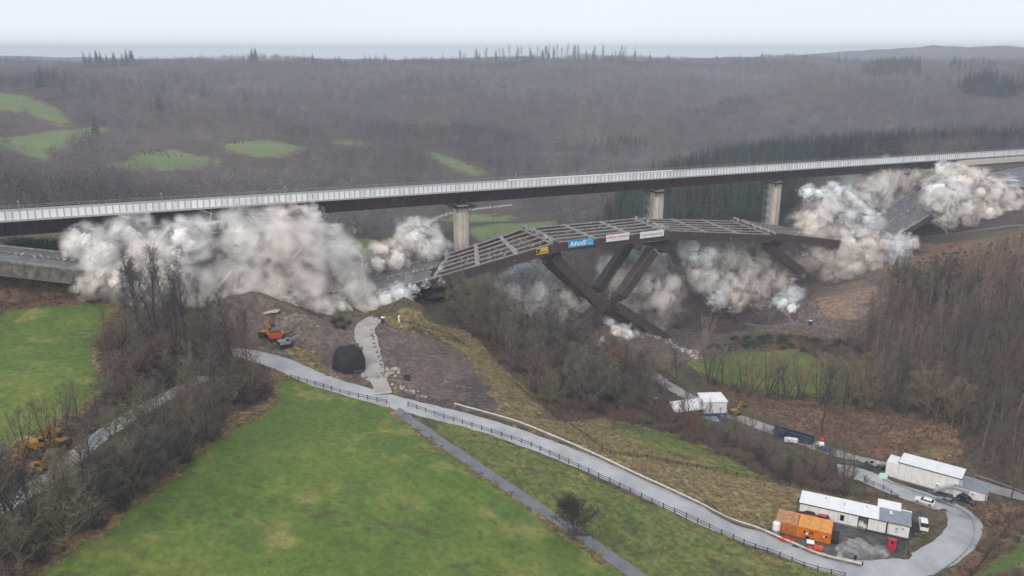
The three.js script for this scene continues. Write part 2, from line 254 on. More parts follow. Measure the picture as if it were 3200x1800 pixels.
// what covers it: outlines from the photograph, each turned into a patch on the ground
const Z = { scrub: 0, meadow: 1, rough: 2, dry: 3, dirt: 4, yard: 5, litter: 6, bracken: 7, farm: 8, darkdirt: 9, dirtpale: 10, verge: 11, wetpale: 12 };
const PATCH = [];
const rounded = (w) => new THREE.CatmullRomCurve3(w.map(([x, z]) => V(x, 0, z)), true, 'centripetal').getPoints(w.length * 5).map((p) => [p.x, p.z]);
const patch = (z, pix) => PATCH.push([z, rounded(pix.map(([x, y]) => { const p = hit(x, y); return [p.x, p.z]; }))]);
patch(Z.litter, [[2700, 900], [3400, 860], [3400, 1560], [3060, 1480], [2980, 1330], [2760, 1250], [2660, 1150]]);
patch(Z.litter, [[1420, 960], [1700, 1000], [2000, 1130], [2150, 1210], [2200, 1330], [2600, 1500], [2640, 1560], [2450, 1500], [2150, 1370], [1900, 1310], [1760, 1330], [1640, 1180], [1440, 1030]]);
patch(Z.litter, [[340, 960], [560, 940], [850, 1120], [860, 1220], [760, 1290], [540, 1400], [300, 1560], [0, 1780], [-200, 1900], [-200, 1500], [60, 1400], [260, 1280], [310, 1150]]);
patch(Z.verge, [[-250, 930], [360, 925], [345, 1000], [318, 1100], [320, 1230], [200, 1340], [60, 1420], [-250, 1560]]);
patch(Z.meadow, [[-250, 972], [200, 952], [345, 952], [320, 1020], [302, 1100], [306, 1220], [180, 1310], [60, 1370], [-250, 1500]]);
patch(Z.verge, [[840, 1150], [1230, 1262], [1290, 1320], [1500, 1470], [1800, 1675], [2080, 1870], [-300, 2100], [-60, 1830], [200, 1660], [480, 1450], [640, 1310], [770, 1285], [850, 1240]]);
patch(Z.meadow, [[875, 1190], [1200, 1268], [1250, 1315], [1480, 1480], [1780, 1690], [2050, 1890], [-100, 2100], [100, 1830], [290, 1680], [540, 1500], [690, 1360], [800, 1310], [866, 1260]]);
patch(Z.rough, [[1262, 1275], [1500, 1345], [1700, 1425], [2000, 1565], [2400, 1740], [2700, 1840], [2140, 1890], [1800, 1655], [1500, 1450], [1300, 1305]]);
patch(Z.dry, [[1540, 1290], [1760, 1320], [1900, 1310], [2150, 1370], [2300, 1450], [2450, 1520], [2640, 1560], [2830, 1585], [2700, 1590], [2520, 1560], [2480, 1600], [2380, 1650], [2280, 1620], [2000, 1490], [1750, 1385]]);
patch(Z.rough, [[1900, 1325], [2100, 1355], [2250, 1420], [2420, 1500], [2330, 1490], [2150, 1440], [1950, 1370]]);
patch(Z.dirt, [[720, 900], [900, 960], [1120, 990], [1110, 1060], [1120, 1150], [1140, 1200], [1020, 1185], [900, 1135], [790, 1100], [760, 1050], [680, 1000], [620, 920]]);
patch(Z.dry, [[905, 1080], [970, 1090], [1020, 1150], [1060, 1185], [960, 1150]]);
patch(Z.dirt, [[1180, 1010], [1290, 1040], [1420, 1090], [1500, 1180], [1565, 1290], [1400, 1280], [1240, 1235], [1190, 1130]]);
patch(Z.dry, [[1190, 1000], [1330, 990], [1460, 1040], [1560, 1140], [1700, 1290], [1590, 1290], [1500, 1170], [1420, 1080], [1290, 1030], [1200, 1022]]);
patch(Z.bracken, [[-200, 860], [60, 880], [250, 920], [420, 930], [340, 945], [100, 960], [-200, 985]]);
patch(Z.dirt, [[1900, 960], [2080, 830], [2350, 800], [2830, 800], [2790, 900], [2740, 980], [2660, 1060], [2500, 1040], [2330, 1060], [2160, 1130], [1980, 1130], [1880, 1060]]);
patch(Z.darkdirt, [[2080, 900], [2240, 870], [2330, 950], [2400, 1000], [2280, 1040], [2120, 1000]]);
patch(Z.dirtpale, [[2560, 900], [2720, 880], [2760, 930], [2680, 1000], [2560, 960]]);
patch(Z.bracken, [[2700, 800], [2900, 760], [3300, 720], [3300, 850], [3000, 880], [2850, 900], [2760, 870]]);
patch(Z.scrub, [[2320, 1050], [2520, 1050], [2640, 1070], [2600, 1090], [2450, 1100], [2300, 1090]]);
patch(Z.meadow, [[2155, 1135], [2260, 1108], [2400, 1098], [2480, 1092], [2560, 1125], [2610, 1190], [2590, 1225], [2460, 1235], [2330, 1215], [2230, 1185]]);
patch(Z.bracken, [[2180, 1180], [2300, 1225], [2450, 1245], [2600, 1262], [2780, 1285], [2980, 1340], [3010, 1430], [2880, 1450], [2760, 1430], [2600, 1385], [2450, 1320], [2330, 1270]]);
patch(Z.dry, [[2900, 1395], [2980, 1400], [2960, 1430], [2880, 1425]]);
patch(Z.yard, [[2530, 1650], [2460, 1690], [2560, 1745], [2700, 1770], [2800, 1755], [2860, 1700], [2900, 1630], [2870, 1600], [2700, 1640], [2560, 1590], [2490, 1590]]);
patch(Z.wetpale, [[2640, 1690], [2700, 1685], [2770, 1712], [2760, 1740], [2690, 1752], [2610, 1735]]);
patch(Z.yard, [[2690, 1460], [2770, 1480], [2860, 1530], [2980, 1570], [3060, 1580], [3090, 1560], [2960, 1520], [2860, 1500], [2780, 1440], [2700, 1445]]);
patch(Z.bracken, [[2990, 1790], [3060, 1680], [3060, 1620], [3010, 1570], [3110, 1570], [3220, 1590], [3220, 1660], [3130, 1730], [3060, 1820]]);
patch(Z.meadow, [[3060, 1840], [3120, 1740], [3200, 1670], [3420, 1600], [3420, 1900]]);
const FARM = [[[540, 690], [680, 680], [860, 712], [820, 730], [700, 735], [560, 715]], [[1465, 712], [1560, 698], [1740, 690], [1745, 745], [1600, 770], [1480, 745]], [[1040, 745], [1150, 745], [1240, 770], [1210, 815], [1080, 800]], [[330, 516], [430, 486], [540, 466], [600, 480], [705, 506], [650, 520], [560, 530], [440, 536]], [[672, 456], [760, 444], [835, 436], [900, 448], [975, 464], [900, 478], [860, 496], [760, 490], [720, 470]], [[-60, 298], [60, 296], [150, 325], [225, 375], [200, 400], [90, 352], [-60, 345]], [[-60, 436], [60, 425], [200, 408], [340, 396], [330, 412], [250, 432], [200, 458], [110, 506], [60, 470], [-60, 474]], [[1300, 468], [1390, 486], [1470, 518], [1540, 544], [1470, 548], [1400, 520]], [[2600, 545], [2900, 525], [2940, 560], [2640, 575]], [[960, 432], [1110, 440], [1180, 452], [1080, 455]], [[1340, 690], [1460, 670], [1600, 672], [1600, 690], [1440, 695]]].map((pl) => pl.map(([x, y]) => { const p = hit(x, y); return [p.x, p.z]; }));
FARM.forEach((p) => PATCH.push([Z.farm, p]));
const inPoly = (x, z, p) => { let c = false; for (let i = 0, j = p.length - 1; i < p.length; j = i++) if (p[i][1] > z !== p[j][1] > z && x < (p[j][0] - p[i][0]) * (z - p[i][1]) / (p[j][1] - p[i][1]) + p[i][0]) c = !c; return c; };
const zoneAt = (x, z, d = Z.litter) => { for (let k = PATCH.length - 1; k >= 0; k--) if (inPoly(x, z, PATCH[k][1])) return PATCH[k][0]; return d; };
// colours of each cover (sRGB): three tones, coarse patch size, grain
const TONE = {
  [Z.scrub]: [[92, 82, 64], [112, 98, 72], [72, 68, 52]], [Z.meadow]: [[94, 119, 48], [117, 133, 58], [142, 141, 78]], [Z.rough]: [[104, 116, 58], [132, 128, 72], [88, 92, 50]],
  [Z.dry]: [[138, 125, 84], [152, 136, 94], [114, 108, 70]], [Z.dirt]: [[104, 90, 84], [120, 105, 96], [84, 74, 70]], [Z.yard]: [[64, 62, 62], [98, 96, 97], [48, 45, 45]], [Z.litter]: [[82, 72, 65], [94, 81, 71], [64, 58, 53]],
  [Z.bracken]: [[118, 92, 74], [138, 108, 84], [96, 76, 66]], [Z.farm]: [[102, 122, 72], [112, 128, 78], [126, 130, 84]], [Z.darkdirt]: [[84, 70, 66], [100, 84, 77], [64, 54, 52]], [Z.dirtpale]: [[134, 112, 98], [150, 124, 106], [112, 94, 84]], [Z.wetpale]: [[140, 138, 140], [160, 158, 160], [110, 108, 108]], [Z.verge]: [[144, 118, 78], [150, 126, 84], [116, 108, 62]],
};
function paint(W, H, x0, x1, z0, z1, fine) {
  const cv = document.createElement('canvas'); cv.width = W; cv.height = H; const c = cv.getContext('2d');
  const sx = W / (x1 - x0), sz = H / (z1 - z0), X = (x) => (x - x0) * sx, Y = (z) => (z - z0) * sz;
  c.fillStyle = `rgb(${fine ? Z.scrub * 16 : Z.litter * 16},0,0)`; c.fillRect(0, 0, W, H);
  if (fine) { c.fillStyle = `rgb(${Z.litter * 16},0,0)`; c.fillRect(0, 0, W, Y(-400)); }
  for (const [z, p] of PATCH) { c.fillStyle = `rgb(${z * 16},0,0)`; c.beginPath(); p.forEach(([x, y], i) => (i ? c.lineTo(X(x), Y(y)) : c.moveTo(X(x), Y(y)))); c.closePath(); c.fill(); }
  const id = c.getImageData(0, 0, W, H).data, out = new Uint8Array(W * H * 4);
  // wheel ruts on the site, as lines of paler compacted earth
  let rut = null;
  if (fine) { c.fillStyle = '#000'; c.fillRect(0, 0, W, H); c.strokeStyle = '#fff'; c.lineWidth = 2;
    for (const ln of [[[2190, 1050], [2220, 980], [2330, 930], [2430, 950]], [[2200, 1060], [2235, 990], [2340, 940], [2440, 962]], [[2150, 1120], [2200, 1050], [2190, 980]], [[2160, 1125], [2212, 1052], [2202, 985]], [[2480, 1010], [2420, 960], [2500, 900], [2600, 870]], [[2490, 1015], [2432, 965], [2510, 908], [2608, 878]], [[830, 1020], [900, 990], [960, 985]], [[840, 1030], [905, 1000], [962, 995]]])
      for (const [dx, dy] of [[0, 0], [5, 3]]) { c.beginPath(); ln.forEach(([a, b], i) => { const p = hit(a + dx, b + dy); i ? c.lineTo(X(p.x), Y(p.z)) : c.moveTo(X(p.x), Y(p.z)); }); c.stroke(); }
    rut = c.getImageData(0, 0, W, H).data; }
  for (let j = 0; j < H; j++) for (let i = 0; i < W; i++) {
    const x = x0 + (i + 0.5) / sx, z = z0 + (j + 0.5) / sz;
    const wob = fine ? 4.5 : 22, qx = clamp(Math.round(i + (fbm2(x / 3.1, z / 3.1, 3) - 0.5) * wob * sx), 0, W - 1), qz = clamp(Math.round(j + (fbm2(x / 3.1 + 40, z / 3.1, 3) - 0.5) * wob * sz), 0, H - 1);
    const zn = Math.round(id[(qz * W + qx) * 4] / 16), T = TONE[zn] ?? TONE[0];
    const a = fbm2(x / 26 + 5, z / 26, 4), b = fbm2(x / 5.2, z / 5.2 + 30, 4), g = fine ? fbm2(x / 0.9, z / 0.9, 3) : 0.5;
    const t1 = sstep(0.34, 0.66, a * 0.55 + b * 0.45), t2 = sstep(0.56, 0.78, b * 0.6 + vn(x / 11, z / 9 + 60) * 0.4);
    let k = zn === Z.meadow ? 0.82 + 0.36 * g : zn === Z.farm ? 0.9 + 0.2 * g : 0.66 + 0.68 * g;
    const o = (j * W + i) * 4;
    let r = lerp(lerp(T[0][0], T[1][0], t1), T[2][0], t2), gg = lerp(lerp(T[0][1], T[1][1], t1), T[2][1], t2), bb = lerp(lerp(T[0][2], T[1][2], t1), T[2][2], t2);
    if (fine && (zn === Z.meadow || zn === Z.rough)) { const m = vn(x / 2.1 + 9, z / 1.3), n = vn(x / 19 + 3, z / 15 + 7), q = sstep(0.8, 0.9, m * 0.72 + n * 0.36); r = lerp(r, 92, q * 0.5); gg = lerp(gg, 80, q * 0.5); bb = lerp(bb, 62, q * 0.5); }
    if (fine && (zn === Z.dirt || zn === Z.darkdirt || zn === Z.dirtpale)) { const st = sstep(0.84, 0.93, vn(x / 0.55, z / 0.55)); r = lerp(r, 170, st * 0.6); gg = lerp(gg, 162, st * 0.6); bb = lerp(bb, 155, st * 0.6); }
    if (rut && rut[o] > 60) { const q = rut[o] / 255 * 0.7; r = lerp(r, 150, q); gg = lerp(gg, 138, q); bb = lerp(bb, 130, q); }
    out[o] = clamp(r * k, 0, 255); out[o + 1] = clamp(gg * k, 0, 255); out[o + 2] = clamp(bb * k, 0, 255); out[o + 3] = 255;
  }
  const t = new THREE.DataTexture(out, W, H); t.magFilter = THREE.LinearFilter; t.colorSpace = THREE.SRGBColorSpace; t.wrapS = t.wrapT = THREE.ClampToEdgeWrapping;
  t.repeat.set(1 / (x1 - x0), 1 / (z1 - z0)); t.offset.set(-x0 / (x1 - x0), -z0 / (z1 - z0)); t.needsUpdate = true; return t;
}
{
  const bump = rep(speckle(256, 24, 0, 1), 6);
  const near = new THREE.MeshStandardMaterial({ map: paint(2048, 1766, NX0, NX1, NZ0, NZ1, true), roughness: 0.95, bumpMap: bump, bumpScale: 0.22 });
  const far = new THREE.MeshStandardMaterial({ map: paint(1400, 1400, -2600, 2600, -5200, 0, false), roughness: 1 });
  const g = new THREE.Mesh(groundGeo, [near, far]); g.name = 'ground'; g.receiveShadow = g.castShadow = true; scene.add(g);
  tag(g, 'valley ground of green meadows, bare earth and brown woodland floor', null, null, 'structure');
}
// road surfaces
{
  const wet = std(0xb4b6ba, 0.42, { map: rep(SP.soft, 17), roughnessMap: rep(SP.soft, 13), bumpMap: rep(SP.grain, 3), bumpScale: 0.012 });
  const mats = { wet, path: std(0x74777d, 0.55, { map: rep(SP.soft, 7) }), gravel: std(0xb4b0ab, 0.75, { map: rep(SP.soft, 9), bumpMap: rep(SP.grain, 2), bumpScale: 0.03 }), gravel2: std(0xa4a19f, 0.65, { map: rep(SP.soft, 11) }), dirt: std(0x857871, 0.9, { map: rep(SP.hard, 7) }) };
  ROADS.forEach((r, ri) => {
    const pos = [], uv = [], idx = [], n = r.line.length, K = 6; let run = 0;
    for (let i = 0; i < n; i++) {
      const a = r.line[Math.max(0, i - 1)], b = r.line[Math.min(n - 1, i + 1)], d = V(b.x - a.x, 0, b.z - a.z).normalize(), side = V(-d.z, 0, d.x), p = r.line[i]; if (i) run += p.distanceTo(r.line[i - 1]);
      for (let k = 0; k <= K; k++) { const q = (k / K - 0.5) * (r.width + (k === 0 || k === K ? (vn(run * 0.6, ri * 9 + k) - 0.5) * 0.9 : 0)); pos.push(p.x + side.x * q, p.y + 0.06 + ri * 0.004 - Math.abs(q / r.width) * 0.05, p.z + side.z * q); uv.push(run, q); }
      if (i) for (let k = 0; k < K; k++) { const o = (i - 1) * (K + 1) + k; idx.push(o, o + 1, o + K + 1, o + 1, o + K + 2, o + K + 1); }
    }
    const g = new THREE.BufferGeometry(); g.setAttribute('position', new THREE.Float32BufferAttribute(pos, 3)); g.setAttribute('uv', new THREE.Float32BufferAttribute(uv, 2)); g.setIndex(idx); g.computeVertexNormals();
    if (g.attributes.normal.getY(0) < 0) { g.setIndex(idx.map((_, i) => idx[i - (i % 3) + [0, 2, 1][i % 3]])); g.computeVertexNormals(); }
    g.userData.keepUV = true;
    const labels = { haul_road: 'wide wet grey construction road curving down to the yard', farm_path: 'narrow dark asphalt path across the green meadow', access_road: 'pale gravel ramp climbing past the black heap', hedge_lane: 'wet lane running inside the bare hedge', valley_road: 'grey lane along the valley bottom behind the white halls', slope_track: 'dirt track along the slope under the far deck end', site_track: 'pale dirt track across the brown building site', village_road: 'pale road beyond the bridge piers' };
    tag(obj(r.name, g, mats[r.mat]), labels[r.name], null, null, 'structure');
  });
}
const nearRoad = (x, z, m) => ROADS.some((r) => r.line.some((p, i) => i % 3 === 0 && (p.x - x) ** 2 + (p.z - z) ** 2 < (r.width / 2 + m) ** 2));

// ---------- the new viaduct ----------
{
  const g = thing('viaduct', 'long intact motorway viaduct with white noise barrier and dark girder on concrete piers', 'bridge', B0, Math.atan2(-BH.z, BH.x));
  g.rotation.order = 'YZX'; g.rotation.z = Math.atan(BSLOPE);
  const S0 = -70, S1 = 660, SA = 486, L = S1 - S0, mid = (S0 + S1) / 2, top = 1.25, foot = -1.35;
  obj('deck_slab', [profile([[0.35, foot - 0.05], [0.35, foot - 0.75], [-3, foot - 1.15], [-12, foot - 1.15], [-15.4, foot - 0.75], [-15.4, foot - 0.05]].map(([z, y]) => [z, y]), L).rotateY(-Math.PI / 2).translate(mid, 0, 0)].map((q) => { q.applyMatrix4(new THREE.Matrix4().makeScale(1, 1, 1)); return q; }), M.concreteDark, g);
  obj('edge_beam', box(L, 0.55, 0.5, mid, foot - 0.25, 0.42), M.greyLight, g);
  obj('carriageway', box(L, 0.1, 11.6, mid, foot + 0.02, -7.4), M.deckAsphalt, g);
  obj('lane_line', box(L, 0.012, 0.25, mid, foot + 0.078, -3.2), M.white, g); obj('lane_line', box(L, 0.012, 0.25, mid, foot + 0.078, -11.6), M.white, g);
  obj('far_parapet', box(L, 0.9, 0.5, mid, foot + 0.4, -14.6), M.greyLight, g);
  obj('safety_barrier', box(L, 0.9, 0.35, mid, foot + 0.47, -1.3), M.white, g);
  obj('barrier_cap', box(L, 0.1, 0.3, mid, top + 0.05, 0.1), M.greyLight, g);
  obj('concrete_barrier', box(92, 1.15, 0.5, 230, foot + 0.62, -12.9), M.white, g);
  // far railing
  const rails = [box(L, 0.09, 0.09, mid, foot + 2.0, -14.7), box(L, 0.07, 0.07, mid, foot + 1.45, -14.7)];
  for (let s = S0; s < S1; s += 4) rails.push(box(0.1, 1.25, 0.1, s, foot + 1.45, -14.7));
  obj('far_railing', rails, M.galv, g);
  // noise barrier: panels and posts
  const pan = metreUV(flat(box(1.92, top - foot - 0.02, 0.14))), post = metreUV(flat(box(0.12, top - foot + 0.06, 0.2)));
  const SP2 = 1.97; let n = 0;
  const whites = [M.whitePanel, std(0xeceded, 0.45, { map: rep(SP.pale, 3) }), std(0xfafafa, 0.45)];
  for (let s = S0 + 20; s < S1 - 20; s += SP2, n++) {
    const a = new THREE.Mesh(pan, pick(whites)); a.name = 'barrier_panel'; a.position.set(s + SP2 / 2, (top + foot) / 2, 0.08 + rr(-0.01, 0.01)); g.add(a);
    const b = new THREE.Mesh(post, M.grey); b.name = 'barrier_post'; b.position.set(s, (top + foot) / 2, 0.22); g.add(b); a.castShadow = b.castShadow = true;
  }
  // steel box girder with raking struts
  const GL = SA - S0, gm = (SA + S0) / 2, yb = foot - 5.9, yt = foot - 1.15;
  obj('box_girder', profile([[-4.2, yt], [-5.4, yb], [-9.8, yb], [-11, yt]], GL).rotateY(-Math.PI / 2).translate(gm, 0, 0), M.girder, g);
  const strutN = metreUV(flat(beam(V(0, yb + 0.5, -5.2), V(0, foot - 1.0, -0.5), 0.28, 0.32, V(1, 0, 0)))), strutF = metreUV(flat(beam(V(0, yb + 0.5, -10), V(0, foot - 1.0, -14.6), 0.28, 0.32, V(1, 0, 0))));
  for (let s = S0 + 4; s < SA - 2; s += 4.4) for (const q of [strutN, strutF]) { const m = new THREE.Mesh(q, M.girderLight); m.name = 'girder_strut'; m.position.x = s; m.castShadow = true; g.add(m); }
  obj('bottom_flange', box(GL, 0.12, 5.2, gm, yb - 0.03, -7.6), M.girderLight, g);
  // piers
  const D = g.matrix; g.updateMatrix(); const inv = g.matrix.clone().invert();
  [[355, 735], [948, 660], [1440, 622], [2055, 580], [2425, 556], [2822, 530]].forEach(([px, py], pi) => {
    const w = atOff(px, py, -7.6), s = sOf(w), p = bridgePt(s, -7.6, 0), gy = Math.min(ground(p.x, p.z), ground(p.x + 4, p.z + 4)) - 2, ty = B0.y + BSLOPE * s + yb - 0.9, h = ty - gy;
    const pier = new THREE.Group(); pier.name = 'pier'; g.add(pier); pier.applyMatrix4(inv.clone().multiply(new THREE.Matrix4().makeRotationY(Math.atan2(-BH.z, BH.x)).setPosition(p.x, gy, p.z)));
    const a = 2.6, b = 3.0, c = 1.1, oct = (k, w2) => [[-a - w2 + c, -b - w2], [a + w2 - c, -b - w2], [a + w2, -b - w2 + c], [a + w2, b + w2 - c], [a + w2 - c, b + w2], [-a - w2 + c, b + w2], [-a - w2, b + w2 - c], [-a - w2, -b - w2 + c]];
    const lifts = Math.max(1, Math.round(h / 4.5)), lh = h / lifts;
    for (let k = 0; k < lifts; k++) { obj('pier_lift', [profile(oct(k, 0), lh - 0.09, 0.04).rotateX(-Math.PI / 2).translate(0, (k + 0.5) * lh, 0), profile(oct(k, -0.1), 0.2).rotateX(-Math.PI / 2).translate(0, (k + 1) * lh - 0.05, 0)], M.concrete, pier); }
    for (const q of [-1.1, 1.1]) obj('formwork_groove', [box(0.09, h - 1, 0.06, q, h / 2, b + 0.02)], M.concreteDark, pier);
    obj('bearing', [box(1.4, 0.9, 1.4, -1.4, h + 0.42, 1.4), box(1.4, 0.9, 1.4, 1.4, h + 0.42, -1.4)], M.black, pier);
    const pl = [box(9, 0.25, 10.5, 0, h - 0.7, 0)]; // working platform round the head
    for (const z of [-5.2, 5.2]) { pl.push(box(9, 0.09, 0.09, 0, h + 0.4, z), box(9, 0.09, 0.09, 0, h - 0.1, z)); for (let x = -4.4; x <= 4.4; x += 1.1) pl.push(box(0.09, 1.1, 0.09, x, h - 0.1, z)); }
    for (const x of [-4.4, 4.4]) { pl.push(box(0.09, 0.09, 10.4, x, h + 0.4, 0)); for (let z = -5; z <= 5; z += 1.25) pl.push(box(0.09, 1.1, 0.09, x, h - 0.1, z)); pl.push(beam(V(x * 0.95, h - 0.8, 4), V(x * 0.6, h - 3, 2.4), 0.25, 0.25), beam(V(x * 0.95, h - 0.8, -4), V(x * 0.6, h - 3, -2.4), 0.25, 0.25)); }
    obj('work_platform', pl, M.steelDark, pier);
    if (pi < 1) obj('pier_head_bracket', [box(1.2, 2.2, 8.6, -3.2, h - 1.9, 0), box(1.2, 2.2, 8.6, 3.2, h - 1.9, 0)], M.steelDark, pier);
    if (pi >= 3 && pi <= 4) { // scaffold stair tower beside the pier
      const t = thing('stair_tower', pi === 3 ? 'slim scaffold stair tower beside the pier with the spruce wood behind' : 'slim scaffold stair tower beside the pier next to the white smoke', 'scaffold', V(p.x, gy, p.z).addScaledVector(BH, -5.6).addScaledVector(BN, 0.6), Math.atan2(-BH.z, BH.x), 'stair towers at the piers');
      const hh = h - 2, std4 = []; for (const x of [-1.1, 1.1]) for (const z of [-1.6, 1.6]) std4.push(box(0.1, hh, 0.1, x, hh / 2, z)); obj('upright', std4, M.galv, t);
      for (let y = 2; y < hh; y += 2) { obj('landing', [box(2.2, 0.08, 0.7, 0, y, y % 4 ? 1.3 : -1.3), box(2.2, 0.07, 0.07, 0, y + 1, 1.6), box(2.2, 0.07, 0.07, 0, y + 1, -1.6), box(0.07, 0.07, 3.2, 1.1, y + 1, 0), box(0.07, 0.07, 3.2, -1.1, y + 1, 0)], M.galv, t); obj('stair_flight', [beam(V(0.3, y - 2, y % 4 ? -1.3 : 1.3), V(0.3, y, y % 4 ? 1.3 : -1.3), 0.9, 0.16)], M.grey, t); }
    }
  });
  // right abutment
  const ab = bridgePt(SA + 5, -7.5, 0), gy = ground(ab.x, ab.z);
  const abt = obj('abutment', [box(8, 9, 15, SA + 5, foot - 5.8, -7.4), box(1.2, 6, 19, SA + 0.2, foot - 5.5, -7.4), box(120, 3.4, 0.9, SA + 66, foot - 2.8, 0.2)], M.concrete, g);
  obj('approach_fill', [box(150, 8, 14, SA + 84, foot - 5.4, -7.4)], M.concreteDark, g);
}

// ---------- the old bridge, caught as it falls ----------
const NEAR = 32, FARO = 5;
// a deck length from four corners given on its near and far edges: beams, cross-beams and side girders
function deckPiece(name, label, near, far, o) {
  const n0 = atOff(near[0], near[1], o.near ?? NEAR), n1 = atOff(near[2], near[3], o.near ?? NEAR), f0 = atOff(far[0], far[1], o.far ?? FARO), f1 = atOff(far[2], far[3], o.far ?? FARO);
  const P = (u, v, y = 0) => { const p = n0.clone().lerp(n1, u).lerp(f0.clone().lerp(f1, u), v); const nr = n1.clone().sub(n0).cross(f0.clone().sub(n0)).normalize(); if (nr.y < 0) nr.negate(); return p.addScaledVector(nr, y); };
  const origin = P(0, 0.5), g = thing(name, label, 'bridge deck', origin), Q = (u, v, y) => P(u, v, y).sub(origin);
  const nr = Q(0.5, 0.5, 1).sub(Q(0.5, 0.5, 0)).normalize(), L = n0.distanceTo(n1);
  const depth = o.depth ?? 3.6;
  for (const v of [0, 1]) { const w = v ? 1 - 0.012 : 0.012; obj('side_girder', [beam(Q(0, w, -depth / 2), Q(1, w, -depth / 2), 0.5, depth, nr), beam(Q(0, w, -depth + 0.1), Q(1, w, -depth + 0.1), 1.3, 0.22, nr), beam(Q(0, w, -0.3), Q(1, w, -0.3), 0.9, 0.3, nr)], o.girderMat ?? M.steel, g);
    for (let k = 1; k < L / 3; k++) { const u = k * 3 / L; obj('web_stiffener', beam(Q(u, v ? 0.985 : -0.012, -depth + 0.2).addScaledVector(BN, v ? 0 : 0.0), Q(u, v ? 0.985 : -0.012, -0.45), 0.16, 0.3, BH.clone()), o.girderMat ?? M.steel, g); } }
  if (o.kind === 'grid') {
    const nb = o.beams ?? 5;
    for (let k = 0; k <= nb; k++) { const v = 0.03 + 0.94 * k / nb, pts = 7; const gs = []; for (let q = 0; q < pts; q++) gs.push(beam(Q(q / pts, v, 0.02 + rr(-0.07, 0.07)), Q((q + 1) / pts, v, 0.02 + rr(-0.07, 0.07)), rr(0.75, 1.1), 0.4, nr)); obj('deck_rib', gs, M.dusty, g); }
    for (const u of o.cross) { const gs = []; for (let q = 0; q < 7; q++) gs.push(beam(Q(u + rr(-0.004, 0.004), q / 7, 0.12 + rr(-0.05, 0.05)), Q(u + rr(-0.004, 0.004), (q + 1) / 7, 0.12 + rr(-0.05, 0.05)), rr(1.4, 2.0), 0.5, nr)); obj('cross_beam', gs, M.dusty, g); }
    const slabs = []; for (let k = 0; k < nb; k++) slabs.push(beam(Q(0, 0.03 + 0.94 * (k + 0.5) / nb, -2.6), Q(1, 0.03 + 0.94 * (k + 0.5) / nb, -2.6), 4.6, 0.15, nr)); obj('soffit_plate', slabs, M.steel, g);
    const deb = []; for (let k = 0; k < (o.debris ?? 50); k++) { const p = Q(R(), R(), -2.4), s = rr(0.3, 1.1); deb.push(box(s, s * 0.5, s * rr(0.5, 1.6), p.x, p.y + s * 0.2, p.z, R() * 3, R() * 3, R())); } obj('loose_rubble', deb, M.dusty, g).userData.kind = 'stuff';
  } else {
    obj('road_surface', [beam(Q(0, 0.26, -0.2), Q(1, 0.26, -0.2), 12.6, 0.5, nr)], M.deckAsphalt, g); obj('road_surface', [beam(Q(0, 0.75, -0.2), Q(1, 0.75, -0.2), 12.4, 0.5, nr)], M.deckAsphalt, g);
    obj('median_strip', [beam(Q(0, 0.505, -0.15), Q(1, 0.505, -0.15), 1.3, 0.35, nr)], M.concreteDark, g);
    const rub = []; for (let k = 0; k < L / 1.6; k++) { const p = Q(clamp((k + R()) * 1.6 / L), 0.505 + rr(-0.02, 0.02), 0.2), s = rr(0.3, 0.8); rub.push(box(s * 1.7, s, s, p.x, p.y, p.z, R(), R() * 3, R())); } obj('median_debris', rub, M.dusty, g).userData.kind = 'stuff';
    for (const v of [0.02, 0.98]) obj('edge_kerb', beam(Q(0, v, 0.15), Q(1, v, 0.15), 0.8, 0.5, nr), M.dusty, g);
    obj('underside', [beam(Q(0, 0.5, -1.2), Q(1, 0.5, -1.2), 25, 0.4, nr)], M.steel, g);
  }
  if (o.broken) for (const u of o.broken) { const gs = []; for (let k = 0; k < 34; k++) { const p = Q(u + rr(-0.01, 0.01), R(), rr(-1.6, 0.25)), s = rr(0.5, 1.6); gs.push(box(s * rr(0.6, 2), s * 0.6, s, p.x, p.y, p.z, R() * 3, R() * 3, R() * 3)); } obj('broken_edge', gs, M.rubble, g).userData.kind = 'stuff'; }
  return { g, Q, P, nr };
}
deckPiece('fallen_deck', 'dusty asphalt deck length lying on the left slope beside the dust', [-220, 788, 420, 868], [-220, 745, 420, 812], { kind: 'road', girderMat: M.concreteDark, depth: 4, far: 4 });
deckPiece('fallen_deck', 'shattered grey deck end sinking into the dust left of the broken arch', [1060, 935, 1352, 874], [1090, 872, 1395, 797], { kind: 'road', broken: [0.98], depth: 2.6 });
deckPiece('fallen_deck', 'tilted stripped deck length with yellow banner, rising from the dust', [1345, 874, 1735, 761], [1400, 793, 1634, 714], { kind: 'grid', cross: [0.02, 0.36, 0.68, 0.985], broken: [0.0], debris: 90 });
deckPiece('fallen_deck', 'stripped deck length carrying the blue and two white banners', [1739, 760, 2081, 722], [1640, 713, 1983, 683], { kind: 'grid', cross: [0.015, 0.33, 0.66, 0.985] });
deckPiece('fallen_deck', 'stripped deck length without banners between two broken joints', [2087, 722, 2412, 735], [1990, 683, 2290, 690], { kind: 'grid', cross: [0.02, 0.34, 0.66, 0.98] });
deckPiece('fallen_deck', 'long bare deck girder pointing down into the white smoke', [2416, 727, 2668, 757], [2292, 685, 2640, 738], { kind: 'grid', cross: [0.02, 0.5, 0.98], broken: [0.99], debris: 60 });
deckPiece('fallen_deck', 'tilted asphalt carriageway sliding down between two smoke clouds', [2700, 800, 2990, 622], [2672, 712, 2856, 596], { kind: 'road', depth: 2.6 });
const endDeck = deckPiece('fallen_deck', 'asphalt deck end on the far slope with a pale blue banner lying on it', [3150, 592, 3420, 556], [3062, 547, 3300, 505], { kind: 'road', depth: 4.5 });
